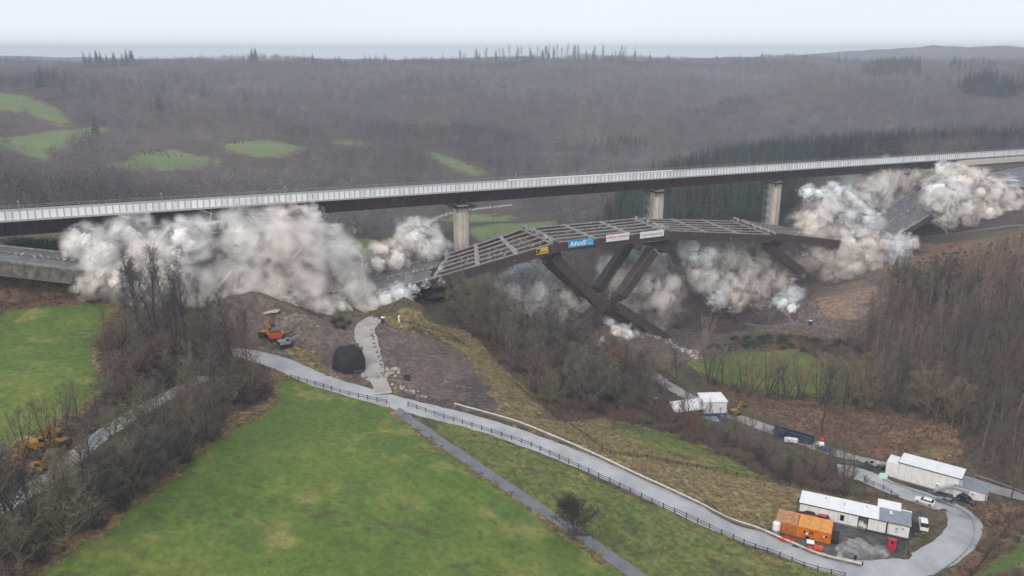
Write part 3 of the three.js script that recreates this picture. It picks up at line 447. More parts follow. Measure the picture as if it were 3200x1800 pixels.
// joints between deck lengths: torn cross-walls
[[1737, 757, 1637, 710, 'torn cross wall above the crossed legs', 2.2], [2084, 720, 1987, 680, 'torn cross wall beside the blue lettered banner', 2.2], [2414, 730, 2291, 684, 'torn cross wall above the leaning single leg', 2.0]].forEach(([a, b, c, d, lab, w]) => {
  const p = atOff(a, b, NEAR + 0.2), q = atOff(c, d, FARO), o = p.clone().lerp(q, 0.5), g = thing('cross_wall', lab, 'girder', o); const A = p.clone().sub(o), B = q.clone().sub(o);
  obj('wall', [beam(A.clone().add(V(0, -1.7, 0)), B.clone().add(V(0, -1.7, 0)), w, 3.8)], M.steel, g);
  const gs = []; for (let k = 0; k < 26; k++) { const t = R(), e = A.clone().lerp(B, t), s = rr(0.5, 1.3); gs.push(box(s * 2, s * 0.5, s, e.x + rr(-1, 1), e.y + rr(0.1, 0.5), e.z + rr(-1, 1), R(), R() * 3, R())); } obj('broken_concrete', gs, M.dusty, g).userData.kind = 'stuff';
});
// V-shaped legs, snapped and folding
function leg(label, x0, y0, x1, y1, off, w, o = {}) {
  const a = atOff(x0, y0, off), b = atOff(x1, y1, o.off2 ?? off), g = thing('bridge_leg', label, 'bridge leg', b), A = a.clone().sub(b), B = V(0, 0, 0), dir = A.clone().normalize(), up = BN.clone();
  const L = A.length(), X = dir.clone().negate(), Zv = X.clone().cross(up).normalize(), Y = Zv.clone().cross(X), h = w / 2, c = 0.25;
  const pr = profile([[-h + c, -h], [h - c, -h], [h, -h + c], [h, h - c], [h - c, h], [-h + c, h], [-h, h - c], [-h, -h + c]], L).applyMatrix4(new THREE.Matrix4().makeBasis(Y, Zv, X).setPosition(A.clone().lerp(B, 0.5)));
  obj('box_section', pr, M.steel, g);
  for (let k = 1; k < L / 5; k++) { const p = B.clone().lerp(A, k * 5 / L); obj('weld_band', beam(p.clone().addScaledVector(X, 0.12), p.clone().addScaledVector(X, -0.12), w + 0.07, w + 0.07, up), M.steelDark, g); }
  for (const e of o.ends ?? []) { const p = e ? A : B, gs = []; for (let k = 0; k < 13; k++) { const s = rr(0.5, 1.7); gs.push(box(s * 1.5, s, s * 0.8, p.x + rr(-1.5, 1.5), p.y + rr(-1.3, 1.3), p.z + rr(-1.3, 1.3), R() * 3, R() * 3, R() * 3)); } obj('torn_end', gs, M.rubble, g).userData.kind = 'stuff'; }
  return g;
}
leg('upper front leg slanting down right from beside the yellow banner', 1722, 800, 1884, 962, 27, 4.3, { ends: [0] });
leg('rear leg in shadow behind the slanting front leg', 1706, 812, 1815, 915, 11, 3.7, { ends: [0] });
leg('front leg stump driving down right into the ground smoke', 1938, 965, 2085, 1062, 27, 4.3, { ends: [1] });
leg('short leg stump folded under the torn joint', 1880, 958, 1962, 1004, 22, 3.9);
leg('leg hanging from under the red lettered banner', 1968, 758, 1866, 905, 12, 4.1, { ends: [0] });
leg('leg hanging from under the blue lettered white banner', 2040, 782, 1938, 925, 27, 4.3, { ends: [0] });
leg('leg stump pointing down left behind the bare trees', 1868, 968, 1772, 1046, 26, 4.3, { ends: [1] });
leg('dusty rear leg stump in the brown dust left of the crossing', 1806, 932, 1738, 996, 11, 3.7);
leg('single leg leaning under the bannerless deck length', 2396, 768, 2500, 848, 26, 3.8, { ends: [0] });
{ const p = atOff(2052, 768, 25), g = thing('bearing_bracket', 'heavy steel bracket under the deck beside the lettered banners', 'bracket', p, Math.atan2(-BH.z, BH.x));
  obj('bracket_body', [profile([[-6, 1.2], [5.5, 1.2], [6.5, -0.6], [5, -2], [1, -2], [-2, -0.6]], 6)], M.steel, g); obj('bearing_block', box(3, 1.2, 3, 3.2, -2.5, 0), M.rubble, g); }
{ const p = atOff(1708, 800, 25), g = thing('bearing_bracket', 'steel bracket at the top of the legs beside the yellow banner', 'bracket', p, Math.atan2(-BH.z, BH.x));
  obj('bracket_body', [profile([[-4, 1.4], [5, 1.4], [5.5, 0], [3, -1.6], [-2, -1.2]], 5)], M.steel, g); obj('bearing_block', box(2.4, 1, 2.4, 4.6, -0.8, 1), M.rubble, g); }
{ const p = atOff(2412, 760, 24), g = thing('bearing_bracket', 'steel bracket above the single leaning leg', 'bracket', p, Math.atan2(-BH.z, BH.x));
  obj('bracket_body', [profile([[-5, 1.6], [5, 1.6], [4, -0.8], [1, -1.6], [-3, -1]], 5)], M.steelDark, g); obj('bearing_block', box(2.4, 1, 2.4, 2.6, -1.6, 0), M.rubble, g); }
// falling chunks
[[1352, 918, 4.2, 'large dark deck chunk falling below the torn deck end'], [1392, 900, 1.0, 'small fragment in the air beside the torn deck end'], [1372, 893, 0.7, 'tiny fragment dropping from the girder'], [1466 - 60, 922, 0.6, 'tiny fragment falling beside the pier']].forEach(([px, py, s, lab]) => { const p = atOff(px, py, 27); const q = obj('falling_chunk', (() => { const g = new THREE.IcosahedronGeometry(1, 2); const a = g.attributes.position; for (let i = 0; i < a.count; i++) { const k = 0.75 + 0.5 * vn(a.getX(i) * 3 + 9 + s * 7, a.getY(i) * 3 + a.getZ(i) * 2 + 20); a.setXYZ(i, a.getX(i) * s * k * 1.4, a.getY(i) * s * k * 0.55, a.getZ(i) * s * k); } g.computeVertexNormals(); return g; })(), M.rubble); q.position.copy(p); tag(q, lab, 'rubble'); });

// banners hung on the near girder
function banner(label, cx, cy, wpx, hm, draw, W = 512, H = 192) {
  const cv = document.createElement('canvas'); cv.width = W; cv.height = H; const c = cv.getContext('2d'); draw(c, W, H);
  const t = new THREE.CanvasTexture(cv); t.colorSpace = THREE.SRGBColorSpace; t.magFilter = THREE.LinearFilter;
  const a = atOff(cx[0], cx[1], NEAR + 0.75), b = atOff(cy[0], cy[1], NEAR + 0.75), X = b.clone().sub(a), L = X.length(); X.normalize();
  const g = new THREE.BoxGeometry(L, hm, 0.06, 12, 4, 1), p = g.attributes.position, n = g.attributes.normal; for (let i = 0; i < p.count; i++) p.setZ(i, p.getZ(i) + 0.06 * Math.sin(p.getX(i) * 1.7 + p.getY(i)));
  g.userData.keepUV = true;
  const cloth = std(0xd8d8d6, 0.7), face = new THREE.MeshStandardMaterial({ map: t, roughness: 0.6 });
  const m = new THREE.Mesh(g, [cloth, cloth, cloth, cloth, face, cloth]); m.name = numbered('banner'); m.castShadow = true; scene.add(m);
  m.applyMatrix4(new THREE.Matrix4().makeBasis(X, V(0, 1, 0), BN.clone()).setPosition(a.clone().lerp(b, 0.5))); tag(m, label, 'banner'); return m;
}
banner('small yellow banner with a black emblem box on the tilted girder', [1677, 788], [1713, 779], 0, 2.5, (c, W, H) => { c.fillStyle = '#e8b64a'; c.fillRect(0, 0, W, H); c.fillStyle = '#1c1a18'; c.fillRect(18, 30, 150, 140); c.fillStyle = '#e8b64a'; c.beginPath(); c.moveTo(50, 45); c.quadraticCurveTo(70, 130, 140, 150); c.quadraticCurveTo(150, 90, 110, 90); c.lineTo(90, 120); c.closePath(); c.fill(); c.fillStyle = '#5a4a2a'; c.fillRect(195, 120, 280, 16); c.fillRect(195, 145, 230, 10); });
banner('bright blue banner reading Moß in white letters on the girder', [1776, 763], [1856, 753], 0, 3.1, (c, W, H) => { c.fillStyle = '#22a3dd'; c.fillRect(0, 0, W, H); c.fillStyle = '#ffffff'; c.font = 'italic bold 150px sans-serif'; c.textBaseline = 'middle'; c.fillText('Moß', 22, 104); for (let k = 0; k < 4; k++) { c.globalAlpha = 0.75; c.fillRect(350, 40 + k * 36, 10, 10); c.fillRect(384, 36 + k * 36, [90, 70, 100, 110][k], 12); } c.globalAlpha = 1; });
banner('white banner reading ZÜBLIN STRABAG in red letters', [1894, 745], [1966, 738], 0, 2.9, (c, W, H) => { c.fillStyle = '#f2f1f3'; c.fillRect(0, 0, W, H); c.fillStyle = '#b8203c'; c.font = 'bold 66px sans-serif'; c.textBaseline = 'middle'; c.save(); c.translate(24, 86); c.scale(464 / Math.max(1, c.measureText('ZÜBLIN STRABAG').width), 1.05); c.fillText('ZÜBLIN STRABAG', 0, 0); c.restore(); c.fillStyle = '#b9b9be'; c.fillRect(120, 138, 270, 10); });
banner('white banner reading Liesegang in blue letters', [2000, 735], [2075, 728], 0, 2.7, (c, W, H) => { c.fillStyle = '#f3f5f8'; c.fillRect(0, 0, W, H); c.fillStyle = '#2d5a94'; c.font = '108px sans-serif'; c.textBaseline = 'middle'; c.save(); c.translate(30, 96); c.scale(450 / Math.max(1, c.measureText('Liesegang').width), 1); c.fillText('Liesegang', 0, 0); c.restore(); });
{ const { P, nr } = endDeck, g = new THREE.BoxGeometry(20, 0.06, 4.2); const m = obj('banner', g, std(0xa9dff0, 0.6, { map: rep(SP.soft, 9) })); const a = P(0.02, 0.62, 0.1), b = P(0.2, 0.45, 0.1), X = b.clone().sub(a).normalize(), Zv = X.clone().cross(nr).normalize(); m.applyMatrix4(new THREE.Matrix4().makeBasis(X, nr, Zv).setPosition(atOff(3150, 561, 18))); tag(m, 'pale blue banner lying flat on the far deck end', 'banner'); const pp = P(0.12, 0.5, 0.14); m.position.copy(pp); }

// ---------- buildings, vehicles and the rest of the site ----------
const headingOf = (a, b) => Math.atan2(-(b.z - a.z), b.x - a.x);          // local +x from a to b
// long hall from its roof corners (near left, near right, far left) at roof height
function hall(name, label, c, gy, hh, o) {
  const a = atY(c[0], c[1], gy + hh), b = atY(c[2], c[3], gy + hh), d = atY(c[4], c[5], gy + hh), L = a.distanceTo(b), W = o.w ?? a.distanceTo(d), turn = headingOf(a, b);
  const g = thing(name, label, 'building', V(a.x, gy, a.z), turn);         // local x along the near wall, z away is negative
  const n = o.panels, pw = L / n;
  for (let k = 0; k < n; k++) { if (o.gate === k) continue; obj('wall_panel', [box(pw - 0.05, hh - 0.05, 0.16, (k + 0.5) * pw, hh / 2, -0.1)], M.white, g); obj('wall_panel', [box(pw - 0.05, hh - 0.05, 0.16, (k + 0.5) * pw, hh / 2, -W + 0.1)], M.white, g); }
  obj('gable_wall', box(0.16, hh - 0.05, W - 0.4, 0.08, hh / 2, -W / 2), M.white, g); obj('gable_wall', box(0.16, hh - 0.05, W - 0.4, L - 0.08, hh / 2, -W / 2), M.white, g);
  const seam = []; for (let k = 0; k <= n; k++) seam.push(box(0.06, hh - 0.1, 0.05, k * pw, hh / 2, -0.16)); obj('panel_seam', seam, M.grey, g);
  obj('plinth', box(L, 0.3, 0.1, L / 2, 0.12, 0.02), M.grey, g);
  const ro = obj('roof', [box(L + 0.5, 0.16, W + 0.5, L / 2, hh + 0.06, -W / 2)], M.whiteRoof, g);
  const ribs = []; for (let k = 1; k < L / 1.1; k++) ribs.push(box(0.05, 0.05, W + 0.4, k * 1.1, 0, 0)); 
  const rb = obj('roof_rib', ribs.map((q) => q.translate(0, hh + 0.16, -W / 2)), M.whiteRoof, ro); rb.position.set(0, 0, 0);
  obj('gutter', [box(L + 0.6, 0.22, 0.14, L / 2, hh - 0.06, 0.22), box(0.14, 0.22, W + 0.5, L + 0.28, hh - 0.06, -W / 2), box(0.14, 0.22, W + 0.5, -0.28, hh - 0.06, -W / 2)], M.black, g);
  return { g, L, W, pw };
}
const aircon = (g, x, y, z, s = 1) => { const a = obj('air_unit', [box(1.0 * s, 0.7 * s, 0.45 * s, x, y, z)], M.white, g); obj('fan', cyl(0.27 * s, 0.27 * s, 0.06, x - 0.15 * s, y, z + 0.25 * s, 'z'), M.grey, a); };
{
  const { g, L, W, pw } = hall('site_hall', 'long low white hall with grey roof end and open gate behind the orange containers', [2501, 1570, 2844, 1645, 2530, 1541], 14.6, 3.3, { panels: 11, gate: 6 });
  obj('grey_roof_end', box(6.6, 0.12, W + 0.7, L - 3.1, 3.3 + 0.26, -W / 2), M.greyRoof, g);
  obj('gate_frame', [box(0.14, 3.1, 0.2, 6 * pw + 0.1, 1.55, -0.06), box(0.14, 3.1, 0.2, 7 * pw - 0.1, 1.55, -0.06), box(pw, 0.3, 0.2, 6.5 * pw, 3.0, -0.06)], M.black, g);
  obj('gate_interior', [box(pw - 0.3, 2.8, 0.1, 6.5 * pw, 1.45, -2.6)], M.grey, g); obj('stored_crate', [box(1.2, 1.1, 0.8, 6.3 * pw, 0.6, -1.2), box(0.8, 0.7, 0.8, 6.75 * pw, 0.4, -0.9)], M.whitePanel, g);
  const w = obj('window', box(0.8, 1.4, 0.1, 4.4 * pw, 1.7, 0.02), M.glass, g); obj('window_frame', [box(0.9, 0.08, 0.14, 4.4 * pw, 2.42, 0.03), box(0.9, 0.08, 0.14, 4.4 * pw, 0.98, 0.03), box(0.08, 1.5, 0.14, 4.4 * pw - 0.42, 1.7, 0.03), box(0.08, 1.5, 0.14, 4.4 * pw + 0.42, 1.7, 0.03)], M.grey, w);
  obj('downpipe', box(0.3, 3.3, 0.2, L - 4.6, 1.65, 0.1), M.black, g); obj('lamp_mast', cyl(0.06, 0.06, 4.4, -0.5, 2.2, -0.2), M.black, g);
  for (const [x, z] of [[5, -1.6], [14, -2.5], [19.5, -2.6]]) { const v = obj('roof_vent', [box(0.7, 0.6, 0.7, x, 3.7, -W * 0.62)], M.white, g); obj('vent_cowl', box(0.3, 0.4, 0.2, x + 0.3, 4.0, -W * 0.62 + 0.2), M.grey, v); }
  obj('flue', cyl(0.07, 0.07, 0.9, 9.5, 3.8, -W * 0.5), M.grey, g);
  aircon(g, L - 1.2, 2.5, 0.15, 0.8); obj('notice', [box(0.4, 0.5, 0.03, L - 2.6, 1.9, 0.02), box(0.3, 0.4, 0.03, L - 2.6, 1.2, 0.02)], M.grey, g);
  const an = obj('rear_annex', [box(4.6, 3.6, 3.4, L - 4.4, 1.8, -W - 1.6)], M.white, g); obj('annex_roof', box(5, 0.14, 3.8, L - 4.4, 3.66, -W - 1.6), M.whiteRoof, an); obj('annex_porch', box(2.4, 0.16, 2, L - 0.8, 2.9, -W - 1.0), M.whiteRoof, an); obj('porch_post', [box(0.1, 2.9, 0.1, L + 0.2, 1.45, -W - 1.8), box(0.1, 2.9, 0.1, L - 1.6, 1.45, -W - 1.8)], M.grey, an);
  obj('foundation_frame', [box(9, 0.25, 0.3, L - 4.4, 0.05, 0.35)], M.black, g);
}
{
  const { g, L, W, pw } = hall('office_hall', 'taller white hall with outside steel stair beside the valley lane', [2812, 1444, 3004, 1496, 2850, 1425], 8.0, 5.3, { panels: 9 });
  const st = obj('steel_stair', [beam(V(9.2, 0.1, 1.1), V(13, 2.7, 1.1), 1.0, 0.14), box(4.4, 0.12, 1.3, 15.1, 2.75, 1.0)], M.galv, g);
  const rl = []; for (let k = 0; k <= 8; k++) { const t = k / 8, x = lerp(9.2, 13, t), y = lerp(0.1, 2.7, t); rl.push(box(0.06, 1.05, 0.06, x, y + 0.55, 1.6)); } for (let x = 13; x <= 17.2; x += 0.7) rl.push(box(0.06, 1.05, 0.06, x, 3.3, 1.62)); rl.push(beam(V(9.2, 1.15, 1.6), V(13, 3.75, 1.6), 0.06, 0.06), beam(V(13, 3.8, 1.62), V(17.3, 3.8, 1.62), 0.06, 0.06)); obj('hand_rail', rl, M.galv, st); obj('stair_post', [box(0.12, 2.7, 0.12, 13, 1.35, 1.4), box(0.12, 2.7, 0.12, 17, 1.35, 1.4)], M.galv, st);
  obj('upper_door', box(1, 2.1, 0.08, 15, 3.85, 0.01), M.greyLight, g); aircon(g, L - 5, 1.8, 0.2); obj('roof_vent', box(0.4, 0.4, 0.4, 8.4, 5.6, -W * 0.6), M.white, g);
  const an = obj('low_annex', [box(7.4, 3.2, 5.6, L + 2.6, 1.6, -2.0)], M.white, g); obj('annex_roof', box(7.8, 0.16, 6, L + 2.6, 3.28, -2.0), M.greyRoof, an); obj('annex_drainpipe', cyl(0.07, 0.07, 3.2, L + 6.1, 1.6, 1.0), M.black, an); aircon(an, L + 3.4, 2.5, 1.0, 0.9); obj('annex_door', box(1, 2.1, 0.06, L + 1.2, 1.1, 0.85), M.greyLight, an);
  obj('side_wall', box(3.2, 4.2, 5, -1.7, 2.1, -3), M.white, g); obj('tarpaulin', box(2.4, 0.3, 2, -3.3, 0.6, 1.5, 0.5, 0, 0.4), std(0xbfe3d2, 0.6), g);
}
{ // orange site containers
  const a = atY(2423, 1626, 17.5), b = atY(2490, 1645, 17.5), e = atY(2596, 1667, 17.5), turn = headingOf(a, e), L = a.distanceTo(e), g0 = 14.75, w = L / 5;
  const mk = (name, label, x0, n, wall, roof) => { const p = V(a.x + Math.cos(turn) * x0, g0, a.z - Math.sin(turn) * x0), g = thing(name, label, 'container', p, turn), W = 5.6, H = 2.65, l = n * w;
    obj('side_wall', [box(l - 0.1, H - 0.1, 0.1, l / 2, H / 2, -0.08), box(l - 0.1, H - 0.1, 0.1, l / 2, H / 2, -W + 0.08), box(0.1, H - 0.1, W - 0.2, 0.06, H / 2, -W / 2), box(0.1, H - 0.1, W - 0.2, l - 0.06, H / 2, -W / 2)], wall, g);
    obj('frame', [0, l].map((x) => [box(0.14, H, 0.14, x, H / 2, -0.05), box(0.14, H, 0.14, x, H / 2, -W + 0.05)]).concat([box(l, 0.14, 0.14, l / 2, H - 0.05, -0.03), box(l, 0.14, 0.14, l / 2, 0.07, -0.03)]), wall, g);
    const cor = []; for (let x = 0.35; x < l; x += 0.32) cor.push(box(0.12, H - 0.35, 0.06, x, H / 2, -0.01)); obj('corrugation', cor, wall, g);
    for (let k = 0; k < n; k++) obj('roof_sheet', box(w - 0.04, 0.1, W + 0.05, (k + 0.5) * w, H + 0.02, -W / 2), roof, g);
    return { g, l, W, H }; };
  const A = mk('site_container', 'pair of old orange containers with rusty pale roof', 0, 2, M.orangeOld, M.rustRoof);
  for (let k = 0; k < 4; k++) obj('door_bar', [cyl(0.03, 0.03, 2.3, (k + 0.5) * w / 2, 1.3, 0.06), cyl(0.03, 0.03, 2.3, (k + 0.75) * w / 2, 1.3, 0.06)], M.grey, A.g);
  const B = mk('site_container', 'bright orange office containers with a black emblem on the wall', 2 * w + 0.12, 3, M.orange, M.orangeRoof);
  const em = obj('emblem', box(0.75, 0.85, 0.04, 3.0, 1.7, 0.06), M.black, B.g); obj('emblem_mark', [box(0.16, 0.5, 0.03, 2.92, 1.7, 0.1, 0, 0, 0.5), box(0.3, 0.14, 0.03, 3.06, 1.58, 0.1, 0, 0, -0.4)], std(0xe8b040, 0.5), em);
  for (const x of [1.6, 6.2]) { const wn = obj('window', box(0.5, 0.5, 0.05, x, 1.65, 0.05), M.glass, B.g); obj('window_frame', [box(0.6, 0.06, 0.08, x, 1.92, 0.05), box(0.6, 0.06, 0.08, x, 1.38, 0.05)], M.orangeRoof, wn); }
  obj('notice', [box(0.4, 0.6, 0.03, 2.1, 1.35, 0.06), box(0.3, 0.45, 0.03, 5.7, 1.6, 0.06)], M.white, B.g); obj('heater_unit', [box(0.8, 0.8, 0.5, 2.3, 0.45, 0.45), cyl(0.25, 0.25, 0.7, 3.4, 0.3, 0.5, 'x')], M.black, B.g);
  const door = obj('end_door', box(0.06, 2, 0.9, B.l + 0.02, 1.1, -2.2), std(0xd8a878, 0.6), B.g); obj('ramp', [box(1.4, 0.9, 4, B.l + 0.9, 0.7, -2.4)], M.black, B.g);
  obj('antenna', cyl(0.03, 0.03, 1.8, 2, 3.5, -3.6), M.grey, B.g);
}
{ // white and blue workshop in the valley
  const p = hit(2150, 1296), t = headingOf(hit(2150, 1292), hit(2235, 1310)), g = thing('workshop', 'white and blue workshop shed with lean-to roof on the valley lane', 'building', V(p.x, 6, p.z), t);
  obj('tall_wall', box(7.4, 4.4, 7, 9, 4.2, -4), M.white, g); obj('blue_base', box(7.5, 2.6, 7.1, 9, 1.2, -4), M.blue, g); obj('tall_roof', box(8, 0.18, 7.6, 9, 6.5, -4), M.whiteRoof, g);
  obj('shed_wall', [box(8, 3, 0.15, 0.6, 1.5, -0.3), box(0.15, 3, 6, -3.4, 1.5, -3.4)], M.blueDark, g); obj('lean_to_roof', box(10, 0.16, 7.4, 0.6, 4.2, -3.4, 0.06, 0, 0.1), M.whiteRoof, g); obj('roof_post', [box(0.16, 4, 0.16, -3, 2, 0.2), box(0.16, 4, 0.16, 4, 2, 0.2)], M.steelDark, g);
  obj('flat_porch', box(6.5, 0.2, 4, 6, 1.8, 2.4), M.greyRoof, g); obj('porch_wall', box(6.3, 1.7, 3.8, 6, 0.85, 2.4), M.steelDark, g); obj('side_door', box(1, 2, 0.06, 11.4, 1.2, -0.42), M.grey, g);
}
{ const p = hit(2415, 1362), t = headingOf(hit(2415, 1362), hit(2536, 1392)), L = hit(2415, 1362).distanceTo(hit(2536, 1392)), g = thing('roll_container', 'long dark blue open steel container row beside the lane', 'container', V(p.x, ground(p.x, p.z), p.z), t), n = 3, w = L / n, H = 2.6;
  for (let k = 0; k < n; k++) { obj('bin_wall', [box(w - 0.15, H, 0.12, (k + 0.5) * w, H / 2, 0), box(w - 0.15, H, 0.12, (k + 0.5) * w, H / 2, -2.4), box(0.12, H, 2.3, k * w + 0.1, H / 2, -1.2), box(0.12, H, 2.3, (k + 1) * w - 0.1, H / 2, -1.2), box(w - 0.2, 0.1, 2.3, (k + 0.5) * w, 0.2, -1.2)], M.blueDark, g); const r = []; for (let x = 0.5; x < w; x += 0.9) r.push(box(0.12, H - 0.2, 0.1, k * w + x, H / 2, 0.1)); obj('rib', r, M.blue, g); obj('scrap_load', box(w - 0.5, 1.3, 2.1, (k + 0.5) * w, 1.4, -1.2), M.rubble, g); } }
// ---------- vehicles ----------
function car(label, px, py, toPx, toPy, paint, o = {}) {
  const p = hit(px, py), q = hit(toPx, toPy), g = thing('parked_car', label, 'car', G3(p.x, p.z, 0.1), headingOf(p, q)), L = o.L ?? 4.5, W = 1.8, h = o.h ?? 1.5, x0 = -L / 2, x1 = L / 2;
  obj('body', [profile([[x0, 0.35], [x0 + 0.1, 0.95], [x0 + 0.35, 1.0], [x1 - 1.25, 0.98], [x1 - 0.15, 0.78], [x1, 0.4], [x1 - 0.1, 0.28], [x0 + 0.1, 0.28]], W, 0.08)], paint, g);
  const cab = obj('roof', profile([[x0 + 0.35 + 0.3, h - 0.09], [x0 + 0.75, h], [x1 - 2.2, h], [x1 - 2.05, h - 0.08]], W - 0.28, 0.04), paint, g);
  obj('windows', profile([[x0 + 0.2, 0.96], [x0 + 0.62, h - 0.07], [x1 - 2.1, h - 0.07], [x1 - 1.3, 0.96]], W - 0.2, 0.05), M.glass, g);
  obj('pillar', [-1, 1].map((s) => [box(0.07, h - 0.95, 0.03, x0 + 1.45, (h + 0.93) / 2, s * (W / 2 - 0.09)), box(0.07, h - 0.95, 0.03, x0 + 2.4, (h + 0.93) / 2, s * (W / 2 - 0.09))]), paint, g);
  for (const x of [x0 + 0.85, x1 - 0.9]) for (const s of [-1, 1]) { const w = obj('wheel', cyl(0.34, 0.34, 0.22, x, 0.33, s * (W / 2 - 0.1), 'z', 14), M.rubber, g); obj('rim', cyl(0.21, 0.21, 0.03, x, 0.33, s * (W / 2 + 0.015), 'z', 10), M.galv, w); }
  for (const s of [-1, 1]) { obj('headlight', box(0.08, 0.16, 0.35, x1 - 0.08, 0.68, s * 0.6), M.whitePanel, g); obj('tail_light', box(0.06, 0.22, 0.25, x0 + 0.03, 0.8, s * 0.66), M.red, g); obj('mirror', box(0.14, 0.13, 0.16, x1 - 1.55, 1.02, s * (W / 2 + 0.06)), paint, g); }
  return g;
}
const paintOf = (hex) => new THREE.MeshPhysicalMaterial({ color: hex, roughness: 0.35, clearcoat: 0.8, clearcoatRoughness: 0.1 });
car('white estate car driving on the wet road below the taller hall', 2888, 1573, 2866, 1566, paintOf(0xf0f0ee), { L: 4.7 });
car('blue grey hatchback parked behind the guard rail', 2952, 1572, 2928, 1564, paintOf(0x63707c), { L: 4.1, h: 1.45 });
car('black estate car parked at the low annex', 3020, 1570, 3044, 1577, paintOf(0x14181a), { L: 4.7, h: 1.6 });
car('white van-like pickup parked at the grey roof end of the long hall', 2884, 1645, 2878, 1625, paintOf(0xeceeee), { L: 5.2, h: 1.9 });
car('dark car parked left of the taller hall', 2768, 1470, 2748, 1462, paintOf(0x202326), { L: 4.4 });
car('red car half hidden behind the old orange containers', 2562, 1625, 2545, 1619, paintOf(0xb01822), { L: 4.2 });
car('dark red car parked between the long hall and the old containers', 2522, 1611, 2505, 1606, paintOf(0x5a1216), { L: 4.3 });
function excavator(label, px, py, turn, paint, o = {}) {
  const p = hit(px, py), g = thing('excavator', label, 'excavator', G3(p.x, p.z, 0), turn), k = o.k ?? 1; g.scale.setScalar(k);
  for (const s of [-1, 1]) { const t = obj('track', profile([[-2, 0.2], [-1.7, 0], [1.7, 0], [2, 0.2], [2, 0.7], [1.7, 0.9], [-1.7, 0.9], [-2, 0.7]], 0.6, 0.04).translate(0, 0, s * 1.15), M.rubber, g); obj('sprocket', [cyl(0.36, 0.36, 0.64, 1.6, 0.45, s * 1.15, 'z'), cyl(0.36, 0.36, 0.64, -1.6, 0.45, s * 1.15, 'z')], M.steelDark, t); }
  obj('house', [profile([[-2.4, 1], [-2.5, 1.6], [-2.3, 2.2], [0.2, 2.2], [0.3, 1.7], [1.4, 1.6], [1.4, 1]], 2.5, 0.08)], paint, g); obj('counterweight', box(0.7, 1.2, 2.6, -2.3, 1.6, 0), M.steelDark, g);
  const cab = obj('cab', profile([[0.1, 1.6], [0.1, 3.0], [0.9, 3.0], [1.5, 2.3], [1.5, 1.6]], 0.95, 0.05).translate(0, 0, 0.75), paint, g); obj('cab_glass', [profile([[0.2, 2.1], [0.2, 2.85], [0.85, 2.85], [1.35, 2.25], [1.35, 2.1]], 1.0).translate(0, 0, 0.75)], M.glass, cab);
  const u = o.up ?? 0.8, e = V(0.9 + 3.6 * Math.cos(u), 1.7 + 3.6 * Math.sin(u), -0.3), tip = e.clone().add(V(1.9, -2.1, 0));
  obj('boom', [beam(V(0.9, 1.7, -0.3), e, 0.45, 0.6)], paint, g); obj('dipper', beam(e, tip, 0.35, 0.45), paint, g); obj('hydraulic_ram', [beam(V(1.4, 1.9, -0.3), V(0.9, 1.7, -0.3).lerp(e, 0.6).add(V(0.2, -0.2, 0)), 0.16, 0.16), beam(V(0.9, 2.2, -0.3).lerp(e, 0.7), e.clone().add(V(0.5, 0.1, 0)), 0.14, 0.14)], M.steelDark, g);
  obj('bucket', profile([[-0.1, 0.2], [0.5, 0.1], [0.7, -0.5], [0.3, -0.9], [-0.5, -0.8], [-0.3, -0.3]], 1.1, 0.04).translate(tip.x, tip.y, tip.z), M.steelDark, g);
  return g;
}
excavator('yellow excavator parked nose to nose beside the wet lane', 128, 1402, 0.3, M.digYellow, { k: 0.9, up: 1.25 });
excavator('yellow excavator with grey roof behind the bare hedge trees', 190, 1395, 2.6, M.digYellow, { k: 0.85, up: 1.2 });
excavator('yellow excavator half hidden by bare trees at the lane', 48, 1462, 0.5, M.digYellow, { k: 0.9, up: 1.15 });
excavator('yellow excavator with lowered boom beside the lane', 118, 1478, 0.2, M.digYellow, { k: 0.85, up: 1.1 });
excavator('muddy yellow excavator on the brown earth bank', 832, 1050, 1.2, M.digYellow, { k: 0.85, up: 1.2 });
excavator('grey demolition machine on the earth bank beside the orange hopper', 893, 1082, 0.4, M.galv, { k: 0.9, up: 0.4 });
excavator('orange digger beside the workshop', 2298, 1296, 0.6, M.digYellow, { k: 0.9 });
excavator('small teal machine at the edge of the lane', 4, 1560, 0.2, M.teal, { k: 0.6, up: 1.2 });
{ const p = hit(862, 1062), g = thing('orange_hopper', 'orange screening hopper on the brown earth bank', 'machine', G3(p.x, p.z), 0.3); obj('hopper', profile([[-2.2, 2.4], [2.2, 2.4], [1.6, 0.8], [-1.6, 0.8]], 2.4, 0.06), M.digOrange, g); obj('dark_fill', box(3.4, 0.2, 1.8, 0, 2.35, 0), M.rubble, g); obj('chassis', box(4.4, 0.5, 1.6, 0, 0.6, 0), M.steelDark, g); for (const x of [-1.4, 1.4]) for (const z of [-0.9, 0.9]) obj('wheel', cyl(0.5, 0.5, 0.35, x, 0.45, z, 'z'), M.rubber, g); obj('conveyor', beam(V(1.8, 0.9, 0), V(5, 2.3, 0.4), 0.9, 0.25), M.steelDark, g); }
